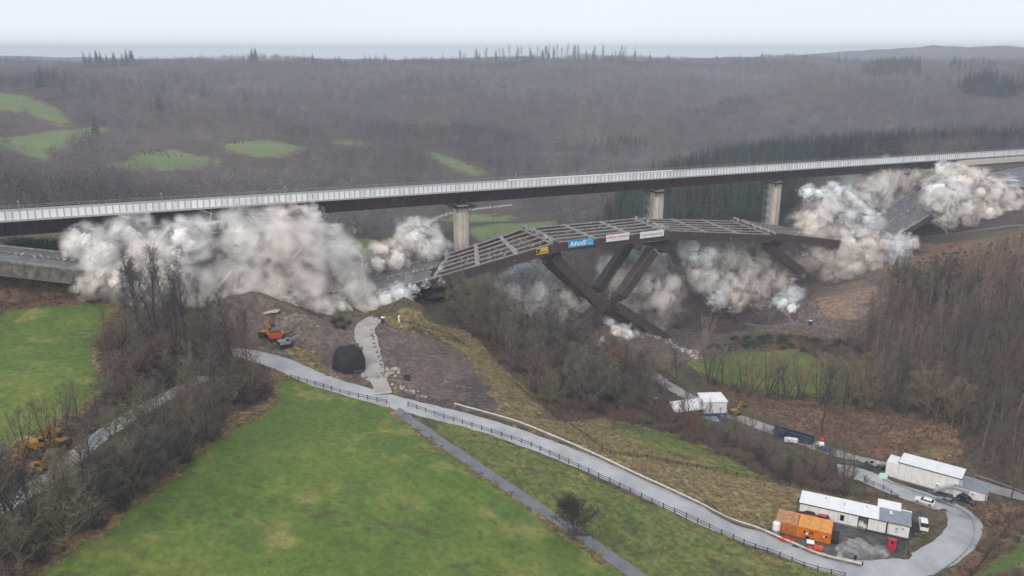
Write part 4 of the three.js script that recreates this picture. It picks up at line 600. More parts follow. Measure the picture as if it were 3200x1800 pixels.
{ const p = hit(2786, 1712), g = thing('red_loader', 'small red open loader standing in the yard', 'vehicle', G3(p.x, p.z, 0.08), 1.1); obj('body', profile([[-1.6, 0.4], [-1.6, 1.3], [-0.4, 1.4], [-0.2, 0.9], [1.4, 0.9], [1.6, 0.4]], 1.7, 0.06), M.red, g); obj('roll_bar', [box(0.08, 1.1, 0.08, -1.2, 1.9, 0.7), box(0.08, 1.1, 0.08, -1.2, 1.9, -0.7), box(0.08, 0.08, 1.5, -1.2, 2.45, 0), box(1.2, 0.06, 1.5, -0.7, 2.45, 0)], M.red, g); obj('seat', box(0.6, 0.7, 0.6, -0.5, 1.3, 0), M.black, g); obj('load_bed', [box(1.5, 0.4, 0.08, 0.7, 1.1, 0.8), box(1.5, 0.4, 0.08, 0.7, 1.1, -0.8), box(0.08, 0.4, 1.6, 1.45, 1.1, 0)], M.red, g); for (const x of [-1.0, 1.0]) for (const z of [-0.8, 0.8]) obj('wheel', cyl(0.42, 0.42, 0.3, x, 0.42, z, 'z', 12), M.rubber, g); }
{ const p = hit(2424, 1668), g = thing('gas_tank', 'white upright tank with grey base beside the old containers', 'tank', G3(p.x, p.z)); obj('tank_shell', cyl(0.85, 0.85, 1.5, 0, 2.0, 0, 'y', 20), M.white, g); obj('tank_dome', new THREE.SphereGeometry(0.85, 18, 8, 0, 6.3, 0, 1.57).scale(1, 0.5, 1).translate(0, 2.75, 0), M.white, g); obj('tank_base', cyl(0.9, 0.95, 1.25, 0, 0.6, 0, 'y', 20), M.grey, g); obj('valve', cyl(0.15, 0.15, 0.35, 0, 3.25, 0), M.greyLight, g); }
{ const p = hit(2458, 1690), g = thing('red_dinghy', 'flat red cover lying behind the road wall', 'cover', G3(p.x, p.z), -0.4); obj('cover_sheet', new THREE.SphereGeometry(1, 16, 8).scale(2.2, 0.5, 1.0).translate(0, 0.4, 0), M.red, g); obj('lashing', [box(0.08, 1.0, 2.1, -0.8, 0.42, 0), box(0.08, 1.0, 2.1, 0.8, 0.42, 0)], M.steelDark, g); }
{ const p = hit(2540, 1722), g = thing('mini_dumper', 'orange mini dumper with white canopy behind the road wall', 'vehicle', G3(p.x, p.z), -0.3); obj('skip', profile([[0.2, 0.6], [0.1, 1.3], [1.9, 1.3], [1.5, 0.5]], 1.4, 0.05), M.digOrange, g); obj('chassis', box(2.6, 0.4, 1.1, 0, 0.6, 0), M.digOrange, g); obj('canopy', box(1.6, 0.12, 1.5, -0.7, 2.2, 0), M.white, g); obj('canopy_post', [[-1.4, 0.6], [-1.4, -0.6], [-0.1, 0.6], [-0.1, -0.6]].map(([x, z]) => box(0.07, 1.5, 0.07, x, 1.4, z)), M.black, g); for (const x of [-0.9, 0.9]) for (const z of [-0.65, 0.65]) obj('wheel', cyl(0.4, 0.4, 0.3, x, 0.4, z, 'z', 12), M.rubber, g); }
[[2594, 1742, 0.2, M.brownBox, 'stack of scrap timber and orange sheets along the road wall'], [2500, 1708, 0.3, M.black, 'dark trough lying along the road wall']].forEach(([px, py, t, m, lab]) => { const p = hit(px, py), g = thing('scrap_stack', lab, 'scrap', G3(p.x, p.z), -0.35 + t * 0.1); for (let k = 0; k < 6; k++) obj('board', box(2.6, 0.12, 0.3, rr(-0.4, 0.4), 0.12 + 0.1 * (k % 3), k * 0.28 - 0.7, 0, rr(-0.2, 0.2), 0), k % 2 ? m : M.wood, g); });
{ // guard, waste and the like along the valley lane
  const p = hit(2562, 1402), g = thing('bowser_tank', 'white tank on a trailer at the end of the blue containers', 'tank', G3(p.x, p.z), -0.3); obj('tank', cyl(0.8, 0.8, 2, 0, 1.4, 0, 'x', 16), M.white, g); obj('trailer', box(2.6, 0.2, 1.4, 0, 0.5, 0), M.steelDark, g); for (const z of [-0.7, 0.7]) obj('wheel', cyl(0.35, 0.35, 0.25, 0, 0.35, z, 'z'), M.rubber, g);
  const q = hit(2582, 1410), a = thing('waste_container', 'small blue skip standing on the valley lane', 'skip', G3(q.x, q.z), -0.4); obj('skip_body', profile([[-1.6, 1.3], [1.6, 1.3], [1.2, 0.1], [-1.2, 0.1]], 1.7, 0.04), M.blue, a); obj('lifting_arm', [box(0.1, 0.9, 0.1, -1.3, 1.2, 0.9), box(0.1, 0.9, 0.1, 1.3, 1.2, 0.9)], M.steelDark, a);
  const w = hit(2552, 1412), c = thing('toppled_board', 'weathered pale board fence leaning beside the blue skip', 'board', G3(w.x, w.z), 1.2); for (let k = 0; k < 6; k++) obj('board', box(0.42, 1.7, 0.06, k * 0.46, 0.8, 0, -0.25, 0, 0), M.stone, c);
  const o1 = hit(2568, 1388), c2 = thing('orange_mixer', 'small orange mixer on the valley lane', 'machine', G3(o1.x, o1.z)); obj('drum', new THREE.SphereGeometry(0.6, 14, 10).scale(1, 1.15, 1).translate(0, 1.4, 0), M.digOrange, c2); obj('stand', [beam(V(-0.7, 0, 0.5), V(0, 1.3, 0), 0.08, 0.08), beam(V(0.7, 0, 0.5), V(0, 1.3, 0), 0.08, 0.08), beam(V(0, 0, -0.7), V(0, 1.3, 0), 0.08, 0.08)], M.steelDark, c2);
  const tr = hit(2472, 1384), g4 = thing('white_trailer', 'flat white trailer under the hedge beside the blue containers', 'trailer', G3(tr.x, tr.z), -0.3); obj('trailer_cover', profile([[-1.9, 0.5], [-1.9, 1.2], [-1.5, 1.45], [1.5, 1.45], [1.9, 1.2], [1.9, 0.5]], 1.7, 0.06), M.white, g4); for (const z of [-0.8, 0.8]) obj('wheel', cyl(0.32, 0.32, 0.2, 0, 0.35, z, 'z'), M.rubber, g4); obj('drawbar', beam(V(1.9, 0.55, 0), V(3, 0.45, 0), 0.12, 0.12), M.steelDark, g4);
}
// signs on posts by the lane junction
[[2706, 1460, 'black sign board on posts at the lane junction'], [2722, 1459, 'second black sign board with a bracket at the lane junction'], [2742, 1460, 'pale sign board beside the two black boards']].forEach(([px, py, lab], i) => { const p = hit(px, py), g = thing('sign_board', lab, 'sign', G3(p.x, p.z), 0.2); obj('board', box(i === 1 ? 1.1 : 0.8, 0.6, 0.05, 0, 1.5, 0), i === 2 ? M.whitePanel : M.black, g); obj('post', [cyl(0.04, 0.04, 1.4, -0.25, 0.7, -0.03), cyl(0.04, 0.04, 1.4, 0.25, 0.7, -0.03)], M.black, g); });
// black noticeboards at the yard entrance
[[2670, 1762, 'black site notice board on posts at the yard entrance'], [2838, 1732, 'small black marker post beside the yard exit'], [2695, 1768, 'thin black marker post at the end of the road wall']].forEach(([px, py, lab], i) => { const p = hit(px, py), g = thing('marker_post', lab, 'sign', G3(p.x, p.z), 0.3); if (i === 0) { obj('board', box(0.75, 1.0, 0.06, 0, 1.6, 0), M.black, g); obj('post', [box(0.07, 1.6, 0.07, -0.25, 0.6, 0), box(0.07, 1.6, 0.07, 0.25, 0.6, 0)], M.black, g); } else { obj('post', box(0.16, 1.1, 0.16, 0, 0.5, 0), M.black, g); obj('cap', box(0.2, 0.06, 0.2, 0, 1.08, 0), M.grey, g); } });
// portable toilets and small boxes
[[1197, 1012, M.blue, 'blue portable toilet on the dirt bank beside the gravel ramp'], [2532, 1017, M.blue, 'small blue cabin on the pale site track'], [2100 - 53, 1262, M.blue, 'blue box behind the white and blue workshop'], [1248, 1007, M.white, 'white marker cabin on the grass bank']].forEach(([px, py, m, lab], i) => { const p = hit(px, py), g = thing('portable_toilet', lab, 'cabin', G3(p.x, p.z), 0.3 * i), s = i === 3 ? 0.45 : 1; obj('cabin_shell', box(1.1 * s, 2.1, 1.1 * s, 0, 1.05, 0), m, g); obj('cabin_roof', profile([[-0.62 * s, 0], [-0.5 * s, 0.2], [0.5 * s, 0.2], [0.62 * s, 0]], 1.2 * s).translate(0, 2.1, 0), i === 3 ? M.white : M.whitePanel, g); obj('door', box(0.7 * s, 1.7, 0.04, 0, 1.0, 0.57 * s), i === 3 ? M.greyLight : M.blueDark, g); });
{ const p = hit(1273, 1186), g = thing('bucket_box', 'dark brown steel box on the bare earth beside the pale rocks', 'box', G3(p.x, p.z), 0.1); obj('box_body', [box(1.7, 1.2, 0.08, 0, 0.6, 0.6), box(1.7, 1.2, 0.08, 0, 0.6, -0.6), box(0.08, 1.2, 1.2, 0.82, 0.6, 0), box(0.08, 1.2, 1.2, -0.82, 0.6, 0)], M.brownBox, g); obj('teeth', [-0.6, -0.2, 0.2, 0.6].map((x) => box(0.16, 0.3, 0.1, x, 1.3, 0.6)), M.steelDark, g); }
// rocks
const rockGeo = [0, 1, 2, 3].map((i) => { const g = new THREE.IcosahedronGeometry(1, 1), a = g.attributes.position; for (let k = 0; k < a.count; k++) { const f = 0.7 + 0.6 * vn(a.getX(k) * 2 + i * 9 + 20, a.getY(k) * 2 + a.getZ(k) * 3 + 40); a.setXYZ(k, a.getX(k) * f * 1.2, a.getY(k) * f * 0.8, a.getZ(k) * f); } g.computeVertexNormals(); return metreUV(g); });
const rock = (p, s, m, lab, grp) => { const r = new THREE.Mesh(pick(rockGeo), m); r.name = numbered('boulder'); r.position.copy(p).y += s * 0.3; r.rotation.set(R(), R() * 6, R()); r.scale.set(s * rr(0.8, 1.3), s * rr(0.6, 1), s); r.castShadow = true; scene.add(r); tag(r, lab, 'boulder', grp); };
for (let k = 0; k < 16; k++) rock(hit(rr(1205, 1250), 1160 + rr(-8, 16)), rr(0.35, 0.8), M.stone, 'pale boulder in the small heap beside the road junction', 'pale boulders at the junction');
for (let k = 0; k < 34; k++) { const t = R(); rock(hit(1225 + t * 100 + rr(-8, 14), 1205 + t * 38 + rr(-6, 6)), rr(0.2, 0.5), R() < 0.5 ? M.stone : M.stoneGrey, 'broken stone lying along the road edge below the bare earth field', 'broken stones along the road'); }
for (let k = 0; k < 30; k++) { const t = R(); rock(hit(1158 + t * 42 + rr(-3, 5), 1030 + t * 150 + rr(-5, 5)), rr(0.2, 0.42), M.stoneGrey, 'stone edging the gravel ramp beside the earth field', 'stones edging the ramp'); }
for (let k = 0; k < 14; k++) rock(hit(rr(2210, 2310), rr(1078, 1098)), rr(0.5, 1.3), M.rubble, 'dark rubble block at the foot of the building site', 'rubble blocks at the site edge');
for (let k = 0; k < 14; k++) rock(hit(rr(2560, 2640), rr(850, 872)), rr(0.4, 1), M.rubble, 'dark rubble on the bank under the falling girder tip', 'rubble under the girder tip');
rock(hit(848, 978), 1.3, M.stone, 'large pale sandy slab on the earth bank', null); scene.children[scene.children.length - 1].scale.set(1.9, 0.35, 1.3); scene.children[scene.children.length - 1].rotation.set(0.1, 0.5, 0.05); for (let k = 0; k < 5; k++) rock(hit(2150 + k * 6, 1105 + k * 4 + rr(-4, 4)), rr(0.5, 0.9), M.stone, 'pale block by the ground smoke jet', 'pale blocks by the smoke jet');
{ // black asphalt heap
  const p = hit(1087, 1152), g = new THREE.SphereGeometry(1, 56, 26, 0, 6.2832, 0, 1.62), a = g.attributes.position; for (let k = 0; k < a.count; k++) { const x = a.getX(k), y = a.getY(k), z = a.getZ(k), q = Math.pow(Math.abs(x) ** 3.2 + Math.abs(z) ** 3.2 + 1e-6, -1 / 3.2) * Math.hypot(x, z), f = 0.92 + 0.16 * fbm2(x * 2.2 + 8, z * 2.2 + y, 3), top = Math.min(Math.pow(Math.max(y, 0), 0.8), 0.72 + 0.2 * vn(x * 3 + 9, z * 3)) + Math.min(y, 0); a.setXYZ(k, x * q * f * 4.7, top * 6.6 * f, z * q * f * 5.2); } g.computeVertexNormals();
  const m = obj('asphalt_heap', g, M.coal); m.position.set(p.x, p.y - 0.3, p.z - 1.5); m.rotation.y = 0.25; tag(m, 'big black heap of asphalt millings beside the gravel ramp', 'heap');
}
// post-and-rail fences: each run a thing, each post and rail a part
const postG = metreUV(flat(box(0.16, 1.45, 0.16))), railG = metreUV(flat(box(1, 0.11, 0.06)));
function fence(label, pix, o = {}) {
  const pts = pix.map(([x, y]) => hit(x, y)), c = new THREE.CatmullRomCurve3(pts, false, 'centripetal'), L = c.getLength(), n = Math.max(2, Math.round(L / (o.gap ?? 2.7))), g = thing('rail_fence', label, 'fence', pts[0]); let last = null;
  for (let k = 0; k <= n; k++) { const w = c.getPointAt(k / n), p = G3(w.x, w.z).sub(pts[0]); p.x += rr(-0.05, 0.05); const m = new THREE.Mesh(postG, M.fence); m.name = 'post'; m.position.set(p.x, p.y + 0.62, p.z); m.rotation.set(rr(-0.05, 0.05), R(), rr(-0.05, 0.05)); m.castShadow = true; g.add(m);
    if (last) for (const y of o.rails ?? [0.55, 1.08]) { const r = new THREE.Mesh(railG, M.fence); r.name = 'rail'; const a = last.clone().setY(last.y + y + rr(-0.04, 0.04)), b = p.clone().setY(p.y + y + rr(-0.04, 0.04)), d = b.clone().sub(a); r.scale.x = d.length(); r.position.copy(a.lerp(b, 0.5)); r.quaternion.setFromUnitVectors(V(1, 0, 0), d.normalize()); g.add(r); } last = p; }
}
fence('wooden rail fence along the top of the left meadow under the earth bank', [[-30, 968], [60, 955], [150, 940], [230, 933], [310, 938], [360, 946]]);
fence('wooden rail fence between the big meadow and the wet road', [[908, 1183], [980, 1203], [1060, 1228], [1130, 1245], [1208, 1262]]);
fence('long wooden rail fence between the rough strip and the construction road', [[1275, 1270], [1400, 1312], [1500, 1343], [1650, 1393], [1800, 1460], [1950, 1530], [2100, 1600], [2250, 1668], [2400, 1728], [2520, 1775], [2640, 1806]]);
fence('wooden rail fence crossing the dry pasture above the hedge', [[1880, 1412], [2000, 1432], [2100, 1452], [2250, 1478], [2400, 1508], [2550, 1535], [2680, 1553], [2800, 1560]]);
fence('short wooden rail fence beside the road below the taller hall', [[2700, 1505], [2760, 1530], [2806, 1560]]);
fence('wooden rail fence along the small meadow beyond the bend', [[3020, 1830], [3070, 1760], [3120, 1690], [3180, 1625], [3260, 1590]]);
fence('upper wire fence on the dry grass bank above the earth field', [[1255, 1012], [1330, 1030], [1400, 1050], [1440, 1075]], { rails: [0.6, 1.1] });
fence('lower wooden fence along the top edge of the earth field', [[1290, 1030], [1370, 1055], [1440, 1075], [1470, 1090]]);
fence('wooden fence running down between copse and earth field', [[1600, 1195], [1650, 1240], [1720, 1290], [1800, 1345], [1880, 1400]], { gap: 3.2 });
// guard rails and the low wall of the construction road
function guard(label, pix, o = {}) {
  const c = new THREE.CatmullRomCurve3(pix.map(([x, y]) => hit(x, y)), false, 'centripetal'), n = Math.round(c.getLength() / 2), pts = c.getSpacedPoints(n), g = thing(o.wall ? 'road_wall' : 'guard_rail', label, o.wall ? 'wall' : 'guard rail', pts[0]), o0 = pts[0];
  const P = pts.map((p) => G3(p.x, p.z).sub(o0));
  if (o.wall) { for (let k = 0; k < n; k++) obj('wall_block', beam(P[k].clone().add(V(0, 0.15, 0)), P[k + 1].clone().add(V(0, 0.15, 0)), 0.42, 1.0), M.concreteDark, g); for (let k = 0; k < n; k++) obj('wall_cap', beam(P[k].clone().add(V(0, 0.72, 0)), P[k + 1].clone().add(V(0, 0.72, 0)), 0.5, 0.14), M.concrete, g); }
  else { for (let k = 0; k < n; k++) { obj('rail', beam(P[k].clone().add(V(0, 0.68, 0)), P[k + 1].clone().add(V(0, 0.68, 0)), 0.09, 0.32), M.galv, g); obj('post', box(0.12, 0.8, 0.12, P[k].x, P[k].y + 0.35, P[k].z), M.galv, g); } }
}
guard('low concrete wall with pale cap on the valley side of the construction road', [[1420, 1268], [1500, 1290], [1620, 1325], [1750, 1378], [1900, 1445], [2050, 1515], [2200, 1585], [2350, 1650], [2450, 1692], [2560, 1738], [2690, 1770]], { wall: true });
guard('galvanised guard rail round the outside of the road bend', [[2760, 1505], [2840, 1535], [2920, 1563], [3000, 1598], [3040, 1640], [3040, 1690], [3000, 1745], [2940, 1790], [2900, 1815]]);
guard('guard rail along the valley lane behind the taller hall', [[3045, 1490], [3120, 1515], [3200, 1545], [3260, 1570]]);
{ const p = hit(1108, 1180), g = thing('site_gate', 'thin galvanised mesh gate across the foot of the gravel ramp', 'gate', G3(p.x, p.z), 0.05); for (let k = 0; k < 3; k++) { const x = k * 3.2; obj('gate_frame', [box(3, 0.06, 0.06, x + 1.5, 2, 0), box(3, 0.06, 0.06, x + 1.5, 0.2, 0), box(0.06, 1.9, 0.06, x, 1.1, 0), box(0.06, 1.9, 0.06, x + 3, 1.1, 0)], M.galv, g); const b = []; for (let q = 1; q < 10; q++) b.push(box(0.02, 1.8, 0.02, x + q * 0.3, 1.1, 0)); obj('gate_mesh', b, M.galv, g); obj('foot_block', box(0.7, 0.14, 0.24, x, 0.08, 0), M.black, g); } }
// masts on the skyline
{ const at = (px, d) => { const a = (px - 1600) / FPX * d * 0.985; return G3(a, -d); };
  const p = at(1714, 1620), g = thing('radio_mast', 'thin lattice mast on the central skyline', 'mast', p); const t = []; for (const [x, z] of [[-0.8, 0], [0.8, 0], [0, 0.9]]) t.push(beam(V(x, 0, z), V(x * 0.3, 46, z * 0.3), 0.5, 0.5)); obj('lattice', t, M.grey, g); const b = []; for (let y = 2; y < 45; y += 3) b.push(beam(V(-0.8, y, 0), V(0.8, y + 2, 0), 0.25, 0.25), box(1.3, 0.25, 0.25, 0, y, 0.2)); obj('bracing', b, M.grey, g); obj('antenna', cyl(0.2, 0.2, 8, 0, 49, 0), M.grey, g);
  const q = at(2772, 1990), h = thing('power_pylon', 'power line pylon on the right skyline', 'pylon', q, 0.4); const u = []; for (const [x, z] of [[-3, -3], [3, -3], [-3, 3], [3, 3]]) u.push(beam(V(x, 0, z), V(x * 0.2, 42, z * 0.2), 0.6, 0.6)); obj('tower_leg', u, M.grey, h); const br = []; for (let y = 4; y < 40; y += 6) { const f = 1 - y / 50; br.push(beam(V(-3 * f, y, 3 * f), V(3 * f, y + 5, 3 * f), 0.35, 0.35), beam(V(3 * f, y, 3 * f), V(-3 * f, y + 5, 3 * f), 0.35, 0.35)); } obj('bracing', br, M.grey, h); obj('cross_arm', [box(16, 0.5, 0.6, 0, 28, 0), box(12, 0.5, 0.6, 0, 35, 0)], M.grey, h); }
// lamp or sensor poles on the viaduct
[[60, 648], [505, 612], [890, 587], [1613, 548]].forEach(([px, py], i) => { const w = atOff(px, py, -14), s = sOf(w), p = bridgePt(s, -14.0, B0.y + BSLOPE * s - 1.3), g = thing('deck_pole', ['thin pole with a pale box on the left part of the viaduct', 'short pole on the viaduct above the first dust cloud', 'short pole on the viaduct rail above the second pier', 'small white box pole where the concrete barrier starts on the viaduct'][i], 'pole', p); obj('pole', cyl(0.1, 0.1, 3.4, 0, 1.7, 0), M.galv, g); obj('sensor_box', box(0.4, 0.45, 0.35, 0, 3.3, 0.2), M.greyLight, g); });
// onlookers and grazing cattle on the far fields: tiny in the photograph
function figure(label, p, cloth, turn, grp) {
  const pts = [[0, -0.02], [0.11, 0], [0.12, 0.08], [0.1, 0.4], [0.15, 0.75], [0.2, 0.95], [0.18, 1.15], [0.24, 1.4], [0.1, 1.5], [0.065, 1.54], [0.1, 1.6], [0.12, 1.7], [0.08, 1.8], [0, 1.83]].map(([x, y]) => new THREE.Vector2(x, y));
  const b = new THREE.LatheGeometry(pts, 10).scale(1.15, 1, 0.8), a = b.attributes.position; for (let k = 0; k < a.count; k++) { const y = a.getY(k), x = a.getX(k); if (y < 0.75) a.setX(k, x * 0.75 + Math.sign(x) * 0.06 * (0.9 - y)); } b.computeVertexNormals();
  const g = thing('person', label, 'person', p, turn, grp); obj('body', [b, beam(V(0.24, 1.38, 0), V(0.3, 0.85, 0.08), 0.1, 0.1), beam(V(-0.24, 1.38, 0), V(-0.3, 0.85, 0.08), 0.1, 0.1)], cloth, g);
}
{ const cl = [0x1d2430, 0x2b2b2e, 0x6b2024, 0x20324a, 0xc8c8c4, 0x3a3a30, 0x83502a].map((h) => std(h, 0.9));
  for (let k = 0; k < 26; k++) figure('standing onlooker in winter clothes at the edge of the lower far field', hit(rr(440, 525), 482 + rr(-8, 8)), pick(cl), R() * 6, 'onlookers on the lower far field');
  for (let k = 0; k < 5; k++) figure('onlooker standing alone out on the lower far field', hit(rr(520, 570), rr(482, 494)), pick(cl), R() * 6, 'scattered onlookers on the lower far field');
  for (let k = 0; k < 18; k++) figure('onlooker standing in the row along the upper far field', hit(rr(690, 760), 449 + rr(-4, 3)), pick(cl), R() * 6, 'onlookers along the upper far field');
  for (let k = 0; k < 6; k++) { const p = hit(rr(40, 90), rr(312, 328)), g = thing('cow', 'pale cow grazing on the high meadow at the hill', 'cow', p, R() * 6, 'cattle on the high meadow'); obj('cow_body', [new THREE.SphereGeometry(1, 12, 8).scale(1.05, 0.48, 0.4).translate(0, 1.0, 0), new THREE.SphereGeometry(1, 8, 6).scale(0.34, 0.2, 0.18).translate(1.3, 0.75, 0), beam(V(0.9, 1.1, 0), V(1.25, 0.8, 0), 0.26, 0.3), ...[[-0.7, 0.2], [-0.7, -0.2], [0.7, 0.2], [0.7, -0.2]].map(([x, z]) => cyl(0.1, 0.07, 0.85, x, 0.42, z, 'y', 6))], M.stone, g); } }

// ---------- plants ----------
const bark = (r, g, b) => new THREE.MeshStandardMaterial({ color: new THREE.Color(r, g, b), roughness: 1 });
const BK = { grey: bark(0.14, 0.124, 0.108), brown: bark(0.165, 0.124, 0.094), dark: bark(0.07, 0.06, 0.053), olive: bark(0.175, 0.16, 0.1), red: bark(0.17, 0.118, 0.098), pale: bark(0.27, 0.24, 0.21), willow: bark(0.26, 0.2, 0.12), rust: bark(0.22, 0.1, 0.055), spruce: bark(0.055, 0.078, 0.056), pine: bark(0.075, 0.095, 0.06), broom: bark(0.045, 0.07, 0.03), far1: bark(0.175, 0.16, 0.168), far2: bark(0.2, 0.178, 0.17), far3: bark(0.145, 0.135, 0.145) };
class Wood {                                                             // collects tapered limbs and thin twigs
  constructor() { this.p = []; this.n = []; }
  tri(a, b, c) { const n = b.clone().sub(a).cross(c.clone().sub(a)).normalize(); for (const q of [a, b, c]) { this.p.push(q.x, q.y, q.z); this.n.push(n.x, n.y, n.z); } }
  limb(pts, r0, r1, sides) {
    const rings = pts.map((p, i) => { const d = pts[Math.min(i + 1, pts.length - 1)].clone().sub(pts[Math.max(i - 1, 0)]).normalize(), u = Math.abs(d.y) < 0.9 ? V(0, 1, 0) : V(1, 0, 0), a = d.clone().cross(u).normalize(), b = d.clone().cross(a), r = lerp(r0, r1, i / (pts.length - 1)); return Array.from({ length: sides }, (_, k) => p.clone().addScaledVector(a, r * Math.cos(k / sides * 6.2832)).addScaledVector(b, r * Math.sin(k / sides * 6.2832))); });
    for (let i = 0; i < rings.length - 1; i++) for (let k = 0; k < sides; k++) { const l = (k + 1) % sides; this.tri(rings[i][k], rings[i][l], rings[i + 1][k]); this.tri(rings[i][l], rings[i + 1][l], rings[i + 1][k]); }
  }
  twig(a, b, w) { const d = b.clone().sub(a), s = d.clone().cross(V(R() - 0.5, R() - 0.5, R() - 0.5)).normalize().multiplyScalar(w / 2); this.tri(a.clone().add(s), a.clone().sub(s), b); }
  geo() { const g = new THREE.BufferGeometry(); g.setAttribute('position', new THREE.Float32BufferAttribute(this.p, 3)); g.setAttribute('normal', new THREE.Float32BufferAttribute(this.n, 3)); g.userData.keepUV = true; return g; }
}
const curve = (a, dir, len, n, wob, lift) => { const pts = [a.clone()], d = dir.clone().normalize(); for (let i = 1; i <= n; i++) { d.x += rr(-wob, wob); d.z += rr(-wob, wob); d.y += lift + rr(-wob, wob) * 0.5; d.normalize(); pts.push(pts[i - 1].clone().addScaledVector(d, len / n)); } return pts; };
const along = (pts, t) => { const f = t * (pts.length - 1), i = Math.min(Math.floor(f), pts.length - 2); return pts[i].clone().lerp(pts[i + 1], f - i); };
// bare broadleaf: trunk, then limbs, boughs and twigs
function bareTree({ h = 12, spread = 0.35, limbs = 14, from = 0.25, lift = 0.12, r = 0.024, boughs = 6, twigs = 6, tw = 0.05, stems = 1, lean = 0.1 }) {
  const trunk = new Wood(), crown = new Wood();
  for (let s = 0; s < stems; s++) {
    const hh = h * (s ? rr(0.75, 0.98) : 1), a0 = R() * 6.28, tp = curve(V(stems > 1 ? Math.cos(a0) * h * 0.03 : 0, -0.3, stems > 1 ? Math.sin(a0) * h * 0.03 : 0), V(Math.cos(a0) * (stems > 1 ? 0.28 : lean), 1, Math.sin(a0) * (stems > 1 ? 0.28 : lean)), hh, 7, 0.05, 0.05);
    trunk.limb(tp, h * r / Math.sqrt(stems), h * 0.0025, 6);
    for (let k = 0; k < limbs / stems; k++) {
      const t = from + (0.98 - from) * Math.pow((k + R()) / (limbs / stems), 0.85), az = k * 2.4 + R() * 1.2, tilt = lerp(1.1, 0.35, t) + rr(-0.15, 0.15), len = h * spread * (1.15 - 0.75 * t) * rr(0.75, 1.25);
      const lp = curve(along(tp, t), V(Math.cos(az) * Math.sin(tilt), Math.cos(tilt), Math.sin(az) * Math.sin(tilt)), len, 4, 0.16, lift); crown.limb(lp, h * r * 0.42 * (1.1 - t * 0.7) / Math.sqrt(stems), 0.02, 4);
      for (let q = 0; q < boughs; q++) {
        const u = 0.25 + 0.75 * (q + R()) / boughs, b0 = along(lp, Math.min(1, u)), d = V(rr(-1, 1), rr(0, 1.1), rr(-1, 1)).normalize().addScaledVector(V(Math.cos(az), 0.5, Math.sin(az)), 0.6), bl = len * rr(0.28, 0.5), bp = curve(b0, d, bl, 2, 0.25, 0.12);
        crown.limb(bp, Math.max(0.022, h * r * 0.1), 0.012, 3);
        for (let w = 0; w < twigs; w++) { const c0 = along(bp, 0.15 + 0.85 * R()), e = c0.clone().add(V(rr(-1, 1), rr(-0.2, 1.2), rr(-1, 1)).normalize().multiplyScalar(rr(0.5, 1) * (0.5 + h * 0.055))); crown.twig(c0, e, tw); if (w % 2) { const m = c0.clone().lerp(e, 0.5); crown.twig(m, m.clone().add(V(rr(-1, 1), rr(-0.1, 1), rr(-1, 1)).normalize().multiplyScalar(0.35 + h * 0.025)), tw * 0.8); } }
      }
    }
  }
  return [trunk.geo(), crown.geo()];
}
function bush({ h = 4, stems = 26, spread = 0.8, twigs = 10, tw = 0.05 }) {
  const w = new Wood();
  for (let s = 0; s < stems; s++) { const az = R() * 6.28, out = R() * spread, p = curve(V(Math.cos(az) * out * h * 0.12, -0.2, Math.sin(az) * out * h * 0.12), V(Math.cos(az) * out, 1, Math.sin(az) * out), h * rr(0.6, 1.05), 3, 0.22, 0.02); w.limb(p, 0.05, 0.015, 3);
    for (let k = 0; k < twigs; k++) { const a = along(p, 0.2 + 0.8 * R()), e = a.clone().add(V(rr(-1, 1), rr(-0.2, 1), rr(-1, 1)).normalize().multiplyScalar(h * rr(0.12, 0.3))); w.twig(a, e, tw); const m = a.clone().lerp(e, 0.6); w.twig(m, m.clone().add(V(rr(-1, 1), rr(-0.4, 1), rr(-1, 1)).normalize().multiplyScalar(h * 0.14)), tw); } }
  return w.geo();
}
function conifer({ h = 18, w = 0.2, layers = 15, per = 11 }) {
  const t = new Wood(), c = new Wood(); t.limb([V(0, -0.3, 0), V(0, h * 0.5, 0), V(0, h, 0)], h * 0.014, 0.03, 5);
  for (let l = 0; l < layers; l++) { const y = h * (0.12 + 0.87 * l / layers), r = h * w * Math.pow(1 - (l + 0.2) / (layers + 0.5), 0.85) * rr(0.85, 1.12);
    for (let k = 0; k < per; k++) { const a = (k + R()) / per * 6.283, len = r * rr(0.7, 1.1), dr = len * rr(0.15, 0.4), wd = len * 0.34 + 0.15, d = V(Math.cos(a), 0, Math.sin(a)), s = V(-d.z, 0, d.x), b = V(0, y + rr(0, 0.6), 0), tip = b.clone().addScaledVector(d, len).add(V(0, -dr, 0)), m = b.clone().addScaledVector(d, len * 0.55).add(V(0, -dr * 0.25, 0));
      c.tri(b, m.clone().addScaledVector(s, wd), tip); c.tri(b, tip, m.clone().addScaledVector(s, -wd)); c.tri(m, m.clone().addScaledVector(d, len * 0.2).addScaledVector(s, wd * 0.6).add(V(0, -len * 0.35, 0)), m.clone().addScaledVector(s, -wd * 0.6).add(V(0, -len * 0.35, 0))); } }
  return [t.geo(), c.geo()];
}
